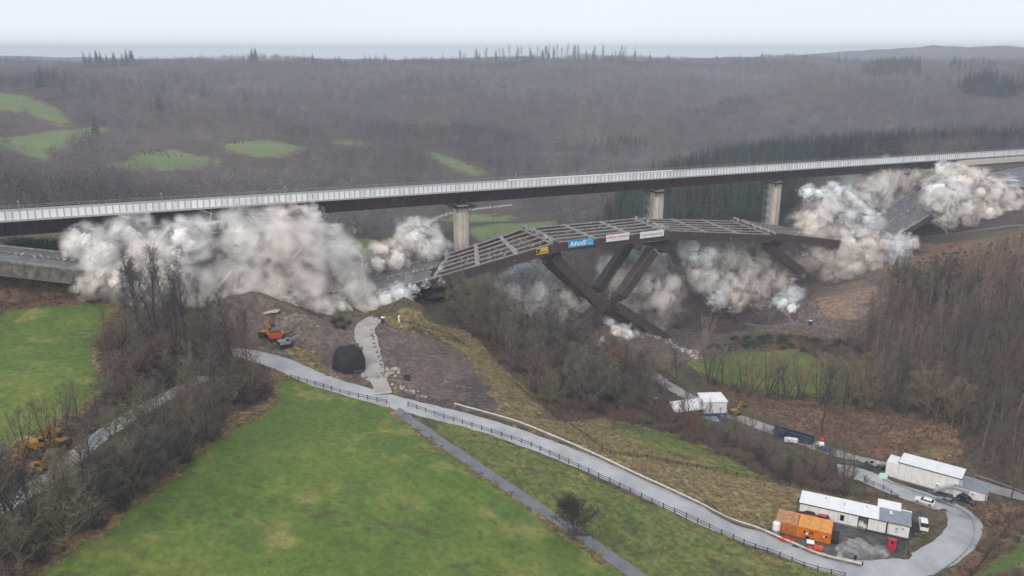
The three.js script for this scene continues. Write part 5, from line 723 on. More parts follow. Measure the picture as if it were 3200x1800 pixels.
// far broadleaf for the massed woods: fewer, broader strokes
function farTree(h, spread, n) {
  const w = new Wood(), tp = curve(V(0, -0.5, 0), V(rr(-0.06, 0.06), 1, rr(-0.06, 0.06)), h * 0.86, 4, 0.04, 0.05); w.limb(tp, 0.16, 0.04, 3);
  for (let k = 0; k < 9; k++) { const a = R() * 6.28, p = along(tp, rr(0.35, 0.9)); w.twig(p, p.clone().add(V(Math.cos(a) * h * spread * 0.8, h * rr(0.08, 0.3), Math.sin(a) * h * spread * 0.8)), 0.24); }
  for (let k = 0; k < n * 4; k++) { const u = rr(-1, 1), a = R() * 6.28, s = Math.sqrt(1 - u * u), f = Math.pow(R(), 0.4), d = V(s * Math.cos(a), u, s * Math.sin(a)), p = V(d.x * f * h * spread, h * 0.64 + d.y * f * h * 0.36, d.z * f * h * spread), e = p.clone().add(d.add(V(rr(-0.9, 0.9), rr(-0.3, 0.9), rr(-0.9, 0.9))).normalize().multiplyScalar(rr(1, 2.6))); w.twig(p, e, rr(0.16, 0.34)); }
  return w.geo();
}
reseed(77);
const inFrame = (p, m = 60) => { const v = p.y - CAMY, zc = -v * sP - p.z * cP, yc = v * cP - p.z * sP; const sx = 1600 + FPX * p.x / zc, sy = 900 - FPX * yc / zc; return zc > 5 && sx > -m && sx < 3200 + m && sy < 1800 + m * 2 && sy > -300; };
const proto = {};
function treeProto(key, mats, o, v = 3) { proto[key] = Array.from({ length: v }, (_, i) => { const [a, b] = bareTree(o), g = new THREE.Group(), t = new THREE.Mesh(a, mats[0]), c = new THREE.Mesh(b, mats[1 + (i % (mats.length - 1))]); t.name = 'trunk'; c.name = 'crown'; g.userData.h = o.h; t.castShadow = c.castShadow = true; g.add(t, c); return g; }); }
treeProto('alder', [BK.dark, BK.dark], { h: 24, spread: 0.3, limbs: 24, from: 0.28, lift: 0.12, r: 0.014, boughs: 6, twigs: 5, tw: 0.065 }, 3);
treeProto('oak', [BK.dark, BK.grey, BK.brown, BK.olive], { h: 12, spread: 0.46, limbs: 15, from: 0.2, lift: 0.1, r: 0.02, boughs: 6, twigs: 7, tw: 0.055 }, 6);
treeProto('thin', [BK.grey, BK.brown, BK.red, BK.grey], { h: 13, spread: 0.26, limbs: 13, from: 0.4, lift: 0.16, r: 0.011, boughs: 4, twigs: 5, tw: 0.06 }, 5);
treeProto('stemmy', [BK.dark, BK.olive, BK.grey], { h: 13, spread: 0.3, limbs: 20, from: 0.25, lift: 0.15, r: 0.018, stems: 4, boughs: 5, twigs: 6, tw: 0.055 }, 4);
treeProto('willow', [BK.dark, BK.willow], { h: 14, spread: 0.36, limbs: 20, from: 0.22, lift: 0.2, r: 0.018, stems: 3, boughs: 7, twigs: 8, tw: 0.06 }, 3);
treeProto('rust', [BK.dark, BK.rust], { h: 8, spread: 0.46, limbs: 16, from: 0.15, lift: 0.05, r: 0.02, boughs: 7, twigs: 9, tw: 0.14 }, 2);
treeProto('dense', [BK.dark, BK.grey, BK.olive], { h: 8, spread: 0.62, limbs: 30, from: 0.08, lift: 0.05, r: 0.02, boughs: 7, twigs: 8, tw: 0.06 }, 2);
treeProto('round', [BK.dark, BK.dark], { h: 8, spread: 0.6, limbs: 34, from: 0.06, lift: 0.06, r: 0.02, boughs: 9, twigs: 9, tw: 0.085 }, 1);
treeProto('pale', [BK.pale, BK.grey], { h: 18, spread: 0.14, limbs: 12, from: 0.55, lift: 0.2, r: 0.009, boughs: 4, twigs: 5, tw: 0.06 }, 2);
function bushProto(key, mats, o, v) { proto[key] = Array.from({ length: v }, (_, i) => { const m = new THREE.Mesh(bush(o), mats[i % mats.length]); m.castShadow = true; m.userData.h = o.h; return m; }); }
bushProto('bush', [BK.brown, BK.dark, BK.olive, BK.red], { h: 4, stems: 30, twigs: 12, spread: 0.9, tw: 0.055 }, 4);
bushProto('redbush', [BK.red, BK.brown], { h: 4, stems: 34, twigs: 12, spread: 0.7, tw: 0.06 }, 2);
bushProto('broom', [BK.broom, BK.spruce], { h: 2.2, stems: 34, twigs: 12, spread: 1.1, tw: 0.11 }, 3);
bushProto('heath', [BK.dark, BK.brown], { h: 1.6, stems: 26, twigs: 9, spread: 1.3, tw: 0.07 }, 3);
proto.spruce = [0, 1, 2].map((i) => { const [a, b] = conifer({ h: 19, w: [0.17, 0.2, 0.15][i] }), g = new THREE.Group(), t = new THREE.Mesh(a, BK.dark), c = new THREE.Mesh(b, i === 2 ? BK.pine : BK.spruce); t.name = 'trunk'; c.name = 'crown'; g.userData.h = 19; t.castShadow = c.castShadow = true; g.add(t, c); return g; });
proto.pine = [0, 1].map(() => { const [a, b] = conifer({ h: 15, w: 0.26, layers: 9, per: 9 }), g = new THREE.Group(), t = new THREE.Mesh(a, BK.dark), c = new THREE.Mesh(b, BK.pine); t.name = 'trunk'; c.name = 'crown'; g.userData.h = 15; g.add(t, c); return g; });
const counts = {};
const LOOK = { alder: ['grey upright'], oak: ['grey spreading', 'brown spreading', 'olive spreading'], thin: ['slender brown', 'slender reddish', 'slender grey'], stemmy: ['olive many-stemmed', 'grey many-stemmed'], willow: ['yellowish fan-shaped'], dense: ['grey round', 'olive round'], pale: ['pale-trunked'], bush: ['brown', 'dark', 'olive', 'reddish'], redbush: ['reddish dense', 'brown dense'], broom: ['bright', 'dark'], heath: ['dark', 'brown'], spruce: ['slim', 'broad', 'greenish'] };
const sizeWord = (h, [a, b]) => ['low', 'middling', 'tall'][Math.min(2, Math.floor((h - a) / (b - a + 1e-6) * 3))];
function plant(keys, name, p, h, label, category, group, wide = 1, range = null) {
  const key = pick([].concat(keys)), vi = Math.floor(R() * proto[key].length), q = proto[key][vi], s = h / q.userData.h, w = s * wide * rr(0.88, 1.15);
  const d = dup(q, name, V(p.x, p.y - 0.15, p.z), R() * 6.283, [w, s, w], group && range ? [sizeWord(h, range), (LOOK[key] ?? [''])[vi % (LOOK[key] ?? ['']).length], label].filter(Boolean).join(' ') : label, category, group); counts[category] = (counts[category] ?? 0) + 1; return d;
}
const worldPoly = (pix) => pix.map(([x, y]) => { const p = hit(x, y); return [p.x, p.z]; });
function scatterIn(poly, n, minD, ok = () => true) {
  let x0 = 1e9, x1 = -1e9, z0 = 1e9, z1 = -1e9; for (const [x, z] of poly) { x0 = Math.min(x0, x); x1 = Math.max(x1, x); z0 = Math.min(z0, z); z1 = Math.max(z1, z); }
  const out = []; for (let k = 0; k < n * 60 && out.length < n; k++) { const x = rr(x0, x1), z = rr(z0, z1); if (!inPoly(x, z, poly) || out.some((o) => (o.x - x) ** 2 + (o.z - z) ** 2 < minD * minD) || !ok(x, z)) continue; out.push(G3(x, z)); } return out;
}
const offRoad = (m) => (x, z) => !nearRoad(x, z, m);
const onScreen = (x, z) => inFrame(G3(x, z, 4), 90);
const grove = (pix, n, minD, keys, name, h, label, cat, group, o = {}) => scatterIn(worldPoly(pix), n, minD, (x, z) => onScreen(x, z) && !nearRoad(x, z, o.road ?? 0.8)).forEach((p) => plant(keys, name, p, rr(h[0], h[1]), label, cat, group, o.wide ?? 1, h));
// left copse and hedges
grove([[390, 1010], [480, 985], [600, 1060], [640, 1110], [470, 1075], [400, 1050]], 12, 4, 'alder', 'bare_tree', [16, 23], 'bare tree in front of the big dust cloud, left copse', 'tree', 'tall trees of the left copse');
grove([[560, 1120], [640, 1095], [800, 1110], [820, 1180], [640, 1220]], 15, 3.4, ['alder', 'thin'], 'bare_tree', [12, 18], 'bare tree by the wet road end, left copse', 'tree', 'slender trees of the left copse');
const copse = [[322, 1060], [420, 1030], [560, 1090], [700, 1110], [835, 1190], [846, 1240], [720, 1290], [600, 1330], [480, 1300], [350, 1230], [318, 1130]];
grove(copse, 62, 2.6, ['bush', 'redbush'], 'bush', [3.5, 7.5], 'leafless bush in the thicket of the left copse', 'bush', 'thicket of the left copse', { wide: 1.25 });
grove(copse, 26, 5, ['oak', 'stemmy', 'thin'], 'bare_tree', [8, 14], 'bare tree standing in the thicket of the left copse', 'tree', 'thicket trees of the left copse');
const hedge = [[600, 1320], [720, 1310], [700, 1345], [560, 1470], [420, 1570], [260, 1690], [90, 1810], [-60, 1860], [-60, 1740], [100, 1630], [280, 1510], [420, 1395]];
grove(hedge, 46, 3.2, ['oak', 'stemmy', 'oak', 'dense'], 'bare_tree', [8, 13.5], 'bare tree in the hedge between wet lane and meadow', 'tree', 'hedge trees along the lane', { wide: 1.15 });
grove(hedge, 58, 2, ['bush', 'redbush'], 'bush', [2.5, 4.6], 'bush in the hedge between wet lane and meadow', 'bush', 'hedge bushes along the lane', { wide: 1.4 });
grove([[330, 1250], [430, 1240], [300, 1350], [200, 1390], [100, 1470], [0, 1530], [-60, 1500], [60, 1430], [200, 1330]], 22, 3.6, ['oak', 'stemmy'], 'bare_tree', [7, 12], 'bare tree on the verge by the yellow machines', 'tree', 'trees beside the yellow machines', { road: 0.4 });
// middle copse below the broken bridge
const mid = [[1430, 985], [1540, 1005], [1660, 1060], [1760, 1105], [1900, 1140], [2010, 1170], [2090, 1240], [2050, 1290], [1930, 1285], [1770, 1310], [1640, 1210], [1540, 1120], [1450, 1050]];
grove(mid, 104, 3.7, ['oak', 'stemmy', 'oak', 'dense', 'thin'], 'bare_tree', [8.5, 15], 'bare tree in the copse below the broken bridge', 'tree', 'copse below the broken bridge', { wide: 1.15 });
grove(mid, 70, 3, ['bush', 'redbush', 'bush'], 'bush', [3, 6], 'leafless bush in the copse below the broken bridge', 'bush', 'bushes of the copse below the broken bridge', { wide: 1.4 });
grove([[1480, 1000], [1580, 995], [1610, 1030], [1540, 1050]], 6, 4, ['oak', 'stemmy'], 'bare_tree', [13, 17], 'bare tree at the copse top under the falling legs', 'tree', 'trees under the falling legs');
const lower = [[2050, 1290], [2160, 1320], [2350, 1395], [2550, 1470], [2670, 1500], [2650, 1555], [2500, 1525], [2300, 1450], [2120, 1370], [1990, 1320]];
grove(lower, 46, 3.6, ['oak', 'stemmy', 'thin'], 'bare_tree', [6.5, 11], 'bare tree in the hedge between pasture and blue containers', 'tree', 'hedge below the pasture');
grove(lower, 56, 2.6, ['redbush', 'bush'], 'bush', [2.5, 4.5], 'bush in the hedge between pasture and blue containers', 'bush', 'bushes of the hedge below the pasture', { wide: 1.3 });
// trees along the stream
grove([[2200, 1185], [2350, 1215], [2560, 1232], [2780, 1262], [3000, 1325], [2990, 1350], [2760, 1295], [2540, 1262], [2330, 1240], [2190, 1200]], 34, 4.4, ['stemmy', 'willow', 'willow', 'oak'], 'bare_tree', [10, 17], 'bare tree along the stream by the valley meadow', 'tree', 'trees along the stream', { wide: 1.3 });
grove([[2200, 1185], [2350, 1215], [2560, 1232], [2780, 1262], [3000, 1325], [2990, 1350], [2760, 1295], [2540, 1262], [2330, 1240], [2190, 1200]], 26, 3, ['bush'], 'bush', [1.5, 3], 'bush on the stream bank beside the valley meadow', 'bush', 'stream bank bushes', { wide: 1.4 });
for (const [px, py, h, k, lab, name] of [[1795, 1678, 8.2, 'round', 'lone round bare tree at the edge of the dark farm path', 'bare_tree'], [2225, 1428, 6, 'thin', 'small lone bare tree on the dry pasture', 'bare_tree'], [2165, 1368, 8, 'rust', 'rust leaved young oak at the hedge by the workshop', 'oak_tree'], [1922, 1205, 12, 'rust', 'rust leaved oak in the middle copse', 'oak_tree'], [1978, 1325, 4, 'rust', 'small rust leaved oak at the top of the dry pasture', 'oak_tree'], [2566, 1355, 22, 'alder', 'single tall bare tree by the long blue container', 'bare_tree'], [3160, 1555, 9, 'oak', 'bare tree beside the lane right of the second white hall', 'bare_tree'], [2115, 1195, 12, 'alder', 'bare tree between the lane and the valley meadow', 'bare_tree'], [2700, 1560, 6, 'oak', 'bare tree at the road fence by the valley hedge', 'bare_tree'], [2670, 1480, 10, 'oak', 'pale bare tree beside the lane junction', 'bare_tree'], [2125, 1325, 8, 'oak', 'bare tree in front of the blue and white workshop', 'bare_tree'], [1915, 1345, 5, 'rust', 'small rust leaved sapling above the hauling road', 'oak_tree']]) plant(k, name, hit(px, py), h, lab, 'tree', null, name === 'bare_tree' && px === 1795 ? 1.3 : 1);
grove([[1985, 1395], [2090, 1330], [2080, 1370], [2030, 1385]], 3, 3, 'thin', 'bare_tree', [3, 5], 'sapling on the dry pasture beside the hedge', 'tree', 'saplings on the pasture');
grove([[3010, 1810], [3070, 1690], [3085, 1640], [3130, 1590], [3230, 1600], [3200, 1690], [3100, 1760]], 18, 2.4, ['bush'], 'bush', [1, 2.4], 'bush on the bank outside the road bend', 'bush', 'bushes outside the road bend', { wide: 1.5 });
grove([[3060, 1830], [3110, 1790], [3200, 1800], [3200, 1880]], 7, 2, ['bush'], 'bush', [2, 3.4], 'bush at the small meadow beyond the bend', 'bush', 'bushes at the small meadow', { wide: 1.4 });
grove([[2780, 860], [2900, 800], [3100, 760], [3180, 790], [3000, 860], [2860, 900]], 46, 3, ['heath'], 'bush', [0.9, 2.2], 'shrub on the open slope under the far deck end', 'bush', 'shrubs on the open slope');
grove([[2290, 1060], [2460, 1050], [2620, 1062], [2640, 1080], [2460, 1100], [2320, 1090]], 40, 2, ['broom'], 'broom_shrub', [1.2, 2.6], 'green broom shrub beside the valley meadow', 'shrub', 'green broom by the valley meadow', { wide: 1.4 });
grove([[2460, 1075], [2700, 1060], [2720, 1130], [2600, 1140]], 22, 3, ['redbush', 'bush'], 'bush', [2.5, 4], 'bush at the corner of the valley meadow', 'bush', 'bushes at the valley meadow corner', { wide: 1.4 });
grove([[40, 765], [170, 765], [200, 790], [60, 800]], 16, 2.5, ['broom'], 'broom_shrub', [2.4, 4], 'green shrub behind the fallen slab under the viaduct', 'shrub', 'green shrubs behind the fallen slab', { wide: 1.5 });
grove([[1010, 1000], [1100, 1000], [1110, 1016], [1030, 1016]], 6, 1.5, ['broom'], 'broom_shrub', [1.5, 2.5], 'green shrub on the earth bank under the dust', 'shrub', 'shrubs on the earth bank');
// wood on the right-hand slope: the nearer trunks one by one, the rest as a mass
const rightWood = worldPoly([[2715, 1000], [2780, 905], [2900, 880], [3080, 850], [3330, 830], [3800, 880], [3900, 1150], [3800, 1560], [3400, 1560], [3180, 1530], [3060, 1440], [3000, 1350], [2800, 1265], [2700, 1160]]);
const rw = scatterIn(rightWood, 1500, 2.9, (x, z) => !nearRoad(x, z, 1.5)); const seen = (p) => (inFrame(V(p.x, p.y + 4, p.z), 40) ? 1000 : 0); rw.sort((a, b) => b.z + seen(b) - a.z - seen(a));
rw.slice(0, 150).forEach((p) => plant(['thin', 'thin', 'pale', 'stemmy'], 'slope_tree', p, rr(10, 17), 'bare tree in the slope wood behind the white halls', 'forest tree', 'wood on the right-hand slope', 1, [10, 17]));
grove([[2790, 860], [2960, 845], [3060, 900], [2960, 960], [2830, 930]], 26, 4.5, ['pine'], 'pine_tree', [7, 12], 'green pine in the bare wood below the open slope', 'pine', 'pines on the right-hand slope');
// massed woods
function mass(name, label, protos, spots) {
  const g = new THREE.Group(); g.name = numbered(name); scene.add(g); tag(g, label, null, null, 'stuff');
  const m = new THREE.Matrix4(), q = new THREE.Quaternion(), e = new THREE.Euler(), col = new THREE.Color();
  protos.forEach(([geo, mat, baseH], k) => { const mine = spots.filter((_, i) => i % protos.length === k); if (!mine.length) return; const im = new THREE.InstancedMesh(geo, mat, mine.length); im.name = 'trees'; im.castShadow = im.receiveShadow = true;
    mine.forEach((s, i) => { const f = s.h / baseH; q.setFromEuler(e.set(rr(-0.04, 0.04), R() * 6.28, rr(-0.04, 0.04))); m.compose(V(s.x, s.y - 0.3, s.z), q, V(f * rr(0.85, 1.2), f, f * rr(0.85, 1.2))); im.setMatrixAt(i, m); const c = (0.25 + 1.4 * fbm2(s.x / 120, s.z / 120, 3)) * rr(0.55, 1.45); const w = vn(s.x / 130 + 9, s.z / 130); im.setColorAt(i, col.setRGB(c * lerp(0.94, 1.1, w), c, c * lerp(1.08, 0.94, w))); });
    g.add(im); });
}
mass('slope_wood', 'dense bare reddish brown wood filling the right-hand slope', [0, 1, 2].map((i) => { const [a, b] = bareTree({ h: 13, spread: 0.24, limbs: 9, from: 0.45, lift: 0.16, r: 0.011, boughs: 3, twigs: 4, tw: 0.08 }); return [mergeGeometries([a, b]), [BK.red, BK.grey, BK.brown][i], 13]; }), rw.slice(150).map((p) => ({ x: p.x, y: p.y, z: p.z, h: rr(10, 16) })));
const spruceWood = worldPoly([[1840, 770], [1930, 650], [2120, 545], [2330, 492], [2700, 468], [3000, 452], [3300, 455], [3300, 482], [2950, 500], [2560, 545], [2500, 620], [2440, 720], [2280, 800], [2060, 835]]);
const spots = scatterIn(spruceWood, 1500, 4.3, (x, z) => (x - B0.x) * BN.x + (z - B0.z) * BN.z < -24 && !FARM.some((f) => inPoly(x, z, f))); spots.sort((a, b) => b.z - a.z);
spots.slice(0, 120).forEach((p) => plant('spruce', 'spruce_tree', p, rr(15, 22), 'dark spruce in front of the plantation behind the viaduct piers', 'spruce', 'spruce plantation behind the piers', 1, [15, 22]));
mass('spruce_wood', 'dark green spruce plantation on the spur behind the viaduct', proto.spruce.map((g) => [mergeGeometries(g.children.map((c) => c.geometry)), g.children[1].material, 19]), spots.slice(120).map((p) => ({ x: p.x, y: p.y, z: p.z, h: rr(15, 22) })));
{ // broadleaf woods over the hills
  const protos = [[19, 0.3, 26], [21, 0.26, 30], [17, 0.34, 26], [20, 0.24, 22], [18, 0.3, 28]].map(([h, s, n], i) => [farTree(h, s, n), [BK.far1, BK.far2, BK.far3, BK.grey, BK.far1][i], h]);
  const A = [], Bm = [], C = [];
  for (let z = -300; z > -2700;) { const d0 = -z, st = d0 < 520 ? 5.5 : d0 < 800 ? 7 : d0 < 1200 ? 9 : 12.5; for (let x = -0.82 * d0 - 60; x < 0.82 * d0 + 60; x += st) {
    const qx = x + rr(-0.5, 0.5) * st, qz = z + rr(-0.5, 0.5) * st, off = (qx - B0.x) * BN.x + (qz - B0.z) * BN.z, s = (qx - B0.x) * BH.x + (qz - B0.z) * BH.z;
    if (off > -30 || (off > -60 && s < 120 && R() < 0.6)) continue;
    if (s > 60 && s < 330 && off > -110 && R() < 0.45) continue;
    const dd = Math.hypot(qx, qz), fx = qx * (1 + 34 / dd), fz = qz * (1 + 34 / dd), gx = qx * (1 + 70 / dd), gz = qz * (1 + 70 / dd);
    if (FARM.some((f) => inPoly(qx, qz, f) || inPoly(fx, fz, f) || (inPoly(gx, gz, f) && R() < 0.75)) || inPoly(qx, qz, spruceWood) || nearRoad(qx, qz, 5)) continue;
    const p = G3(qx, qz); if (!inFrame(V(p.x, p.y + 10, p.z), 420)) continue;
    const gap = fbm2(qx / 85 + 3, qz / 85 + 1, 3); if (d0 < 1100 && gap < 0.36 && R() < 0.8) continue;
    (d0 < 800 ? A : d0 < 1350 ? Bm : C).push({ x: p.x, y: p.y, z: p.z, h: rr(11, d0 > 1300 ? 17 : 20) * (d0 < 520 ? 0.8 : 1) * (0.8 + 0.5 * vn(qx / 50, qz / 50)) });
  } z -= st; }
  console.log('far trees', A.length, Bm.length, C.length, JSON.stringify(counts));
  mass('valley_wood', 'grey brown bare woods in the valley just behind the viaduct', protos, A); mass('hill_wood', 'bare woods covering the middle of the far hillside', protos, Bm); mass('ridge_wood', 'hazy bare woods up to the skyline ridge', protos, C);
}
// conifers that stand out
const ridgeAt = (px, d0, d1) => { let best = -9, p = null; const a = (px - 1600) / FPX; for (let d = d0; d < d1; d += 12) { const x = a * d * 0.985, z = -d, y = ground(x, z), e = (y - CAMY) / d; if (e > best) { best = e; p = V(x, y, z); } } return p; };
for (let k = 0; k < 26; k++) plant('spruce', 'spruce_tree', ridgeAt(rr(292, 465), 1150, 1900), k % 5 ? rr(25, 35) : rr(17, 24), 'dark spruce in the clump on the left skyline', 'spruce', 'spruces on the left skyline', 1.15);
for (let k = 0; k < 5; k++) plant('spruce', 'spruce_tree', ridgeAt(rr(790, 830), 1250, 1900), rr(25, 33), 'dark spruce in the small skyline group left of centre', 'spruce', 'spruces in the small skyline group');
for (let k = 0; k < 60; k++) plant(k % 3 ? 'alder' : 'spruce', 'skyline_tree', ridgeAt(rr(1440, 1980), 1300, 2100), rr(23, 37), 'thin tree on the skyline above the bridge centre', 'skyline tree', 'ragged trees on the central skyline', 0.8, [23, 37]);
for (let k = 0; k < 46; k++) plant('spruce', 'spruce_tree', ridgeAt(rr(850, 2850), 1250, 2300), rr(20, 29), 'spruce tip scattered along the skyline', 'spruce', 'spruces scattered along the skyline', 1, [20, 29]);
for (let k = 0; k < 22; k++) { const px = rr(340, 520); plant('spruce', 'spruce_tree', hit(px, 278 + (px - 340) * 0.07 + rr(-6, 8)), rr(16, 22), 'dark spruce in the row on the left hillside', 'spruce', 'spruce row on the left hillside'); }
const stands = [[[2690, 225], [2790, 208], [2890, 225], [2840, 245], [2720, 242]], [[2990, 275], [3080, 258], [3190, 290], [3150, 310], [3020, 295]], [[2240, 340], [2330, 330], [2360, 350], [2270, 358]], [[1850, 470], [1960, 455], [2020, 475], [1900, 490]], [[100, 265], [220, 258], [240, 272], [120, 280]], [[2950, 215], [3050, 205], [3120, 222], [3000, 230]]];
mass('conifer_stand', 'dark conifer stands scattered over the bare far hillside', proto.spruce.map((g) => [mergeGeometries(g.children.map((c) => c.geometry)), g.children[1].material, 19]), stands.flatMap((s) => scatterIn(worldPoly(s), 160, 5.5)).map((p) => ({ x: p.x, y: p.y, z: p.z, h: rr(17, 25) })));
for (const [px, py] of [[635, 300], [640, 296], [645, 300], [765, 318], [768, 312], [500, 345], [1360, 420], [300, 420]]) plant('pine', 'pine_tree', hit(px, py), rr(16, 22), 'single dark pine standing out of the bare hillside wood', 'pine', 'single pines in the hillside wood');
{ // dry grass tufts on verges and rough pasture
  const w = new Wood(); for (let k = 0; k < 14; k++) { const a = R() * 6.28, o = R() * 0.25; w.twig(V(Math.cos(a) * o * 0.5, 0, Math.sin(a) * o * 0.5), V(Math.cos(a) * (o + 0.22), rr(0.25, 0.5), Math.sin(a) * (o + 0.22)), 0.09); }
  const geo = w.geo(), kinds = [['dry_grass', 'tufts of straw coloured grass on verges and pasture', new THREE.MeshStandardMaterial({ color: new THREE.Color(0.33, 0.27, 0.155), roughness: 1 }), [Z.dry, Z.verge], 11000], ['bracken', 'brown dead bracken and weeds on banks', new THREE.MeshStandardMaterial({ color: new THREE.Color(0.2, 0.125, 0.08), roughness: 1 }), [Z.bracken, Z.scrub, Z.litter], 15000], ['meadow_grass', 'green grass tufts on the rough strip beside the road', new THREE.MeshStandardMaterial({ color: new THREE.Color(0.16, 0.24, 0.06), roughness: 1 }), [Z.rough], 4000]];
  for (const [name, label, mat, zs, n] of kinds) {
    const im = new THREE.InstancedMesh(geo, mat, n), m = new THREE.Matrix4(), q = new THREE.Quaternion(), c = new THREE.Color(); let k = 0, tries = 0;
    while (k < n && tries++ < n * 14) { const x = rr(-160, 200), z = rr(-330, -85); if (!zs.includes(zoneAt(x, z, -1)) || nearRoad(x, z, 0.4)) continue; const p = G3(x, z); if (!inFrame(p, 10)) continue; const s = rr(0.7, 1.7) * (name === 'meadow_grass' ? 0.55 : 1); q.setFromAxisAngle(V(0, 1, 0), R() * 6.28); m.compose(p, q, V(s, s, s)); im.setMatrixAt(k, m); const f = rr(0.65, 1.25); im.setColorAt(k, c.setRGB(f, f * rr(0.92, 1.04), f)); k++; }
    im.count = k; im.name = name; im.castShadow = true; scene.add(im); tag(im, label, null, null, 'stuff');
  }
}

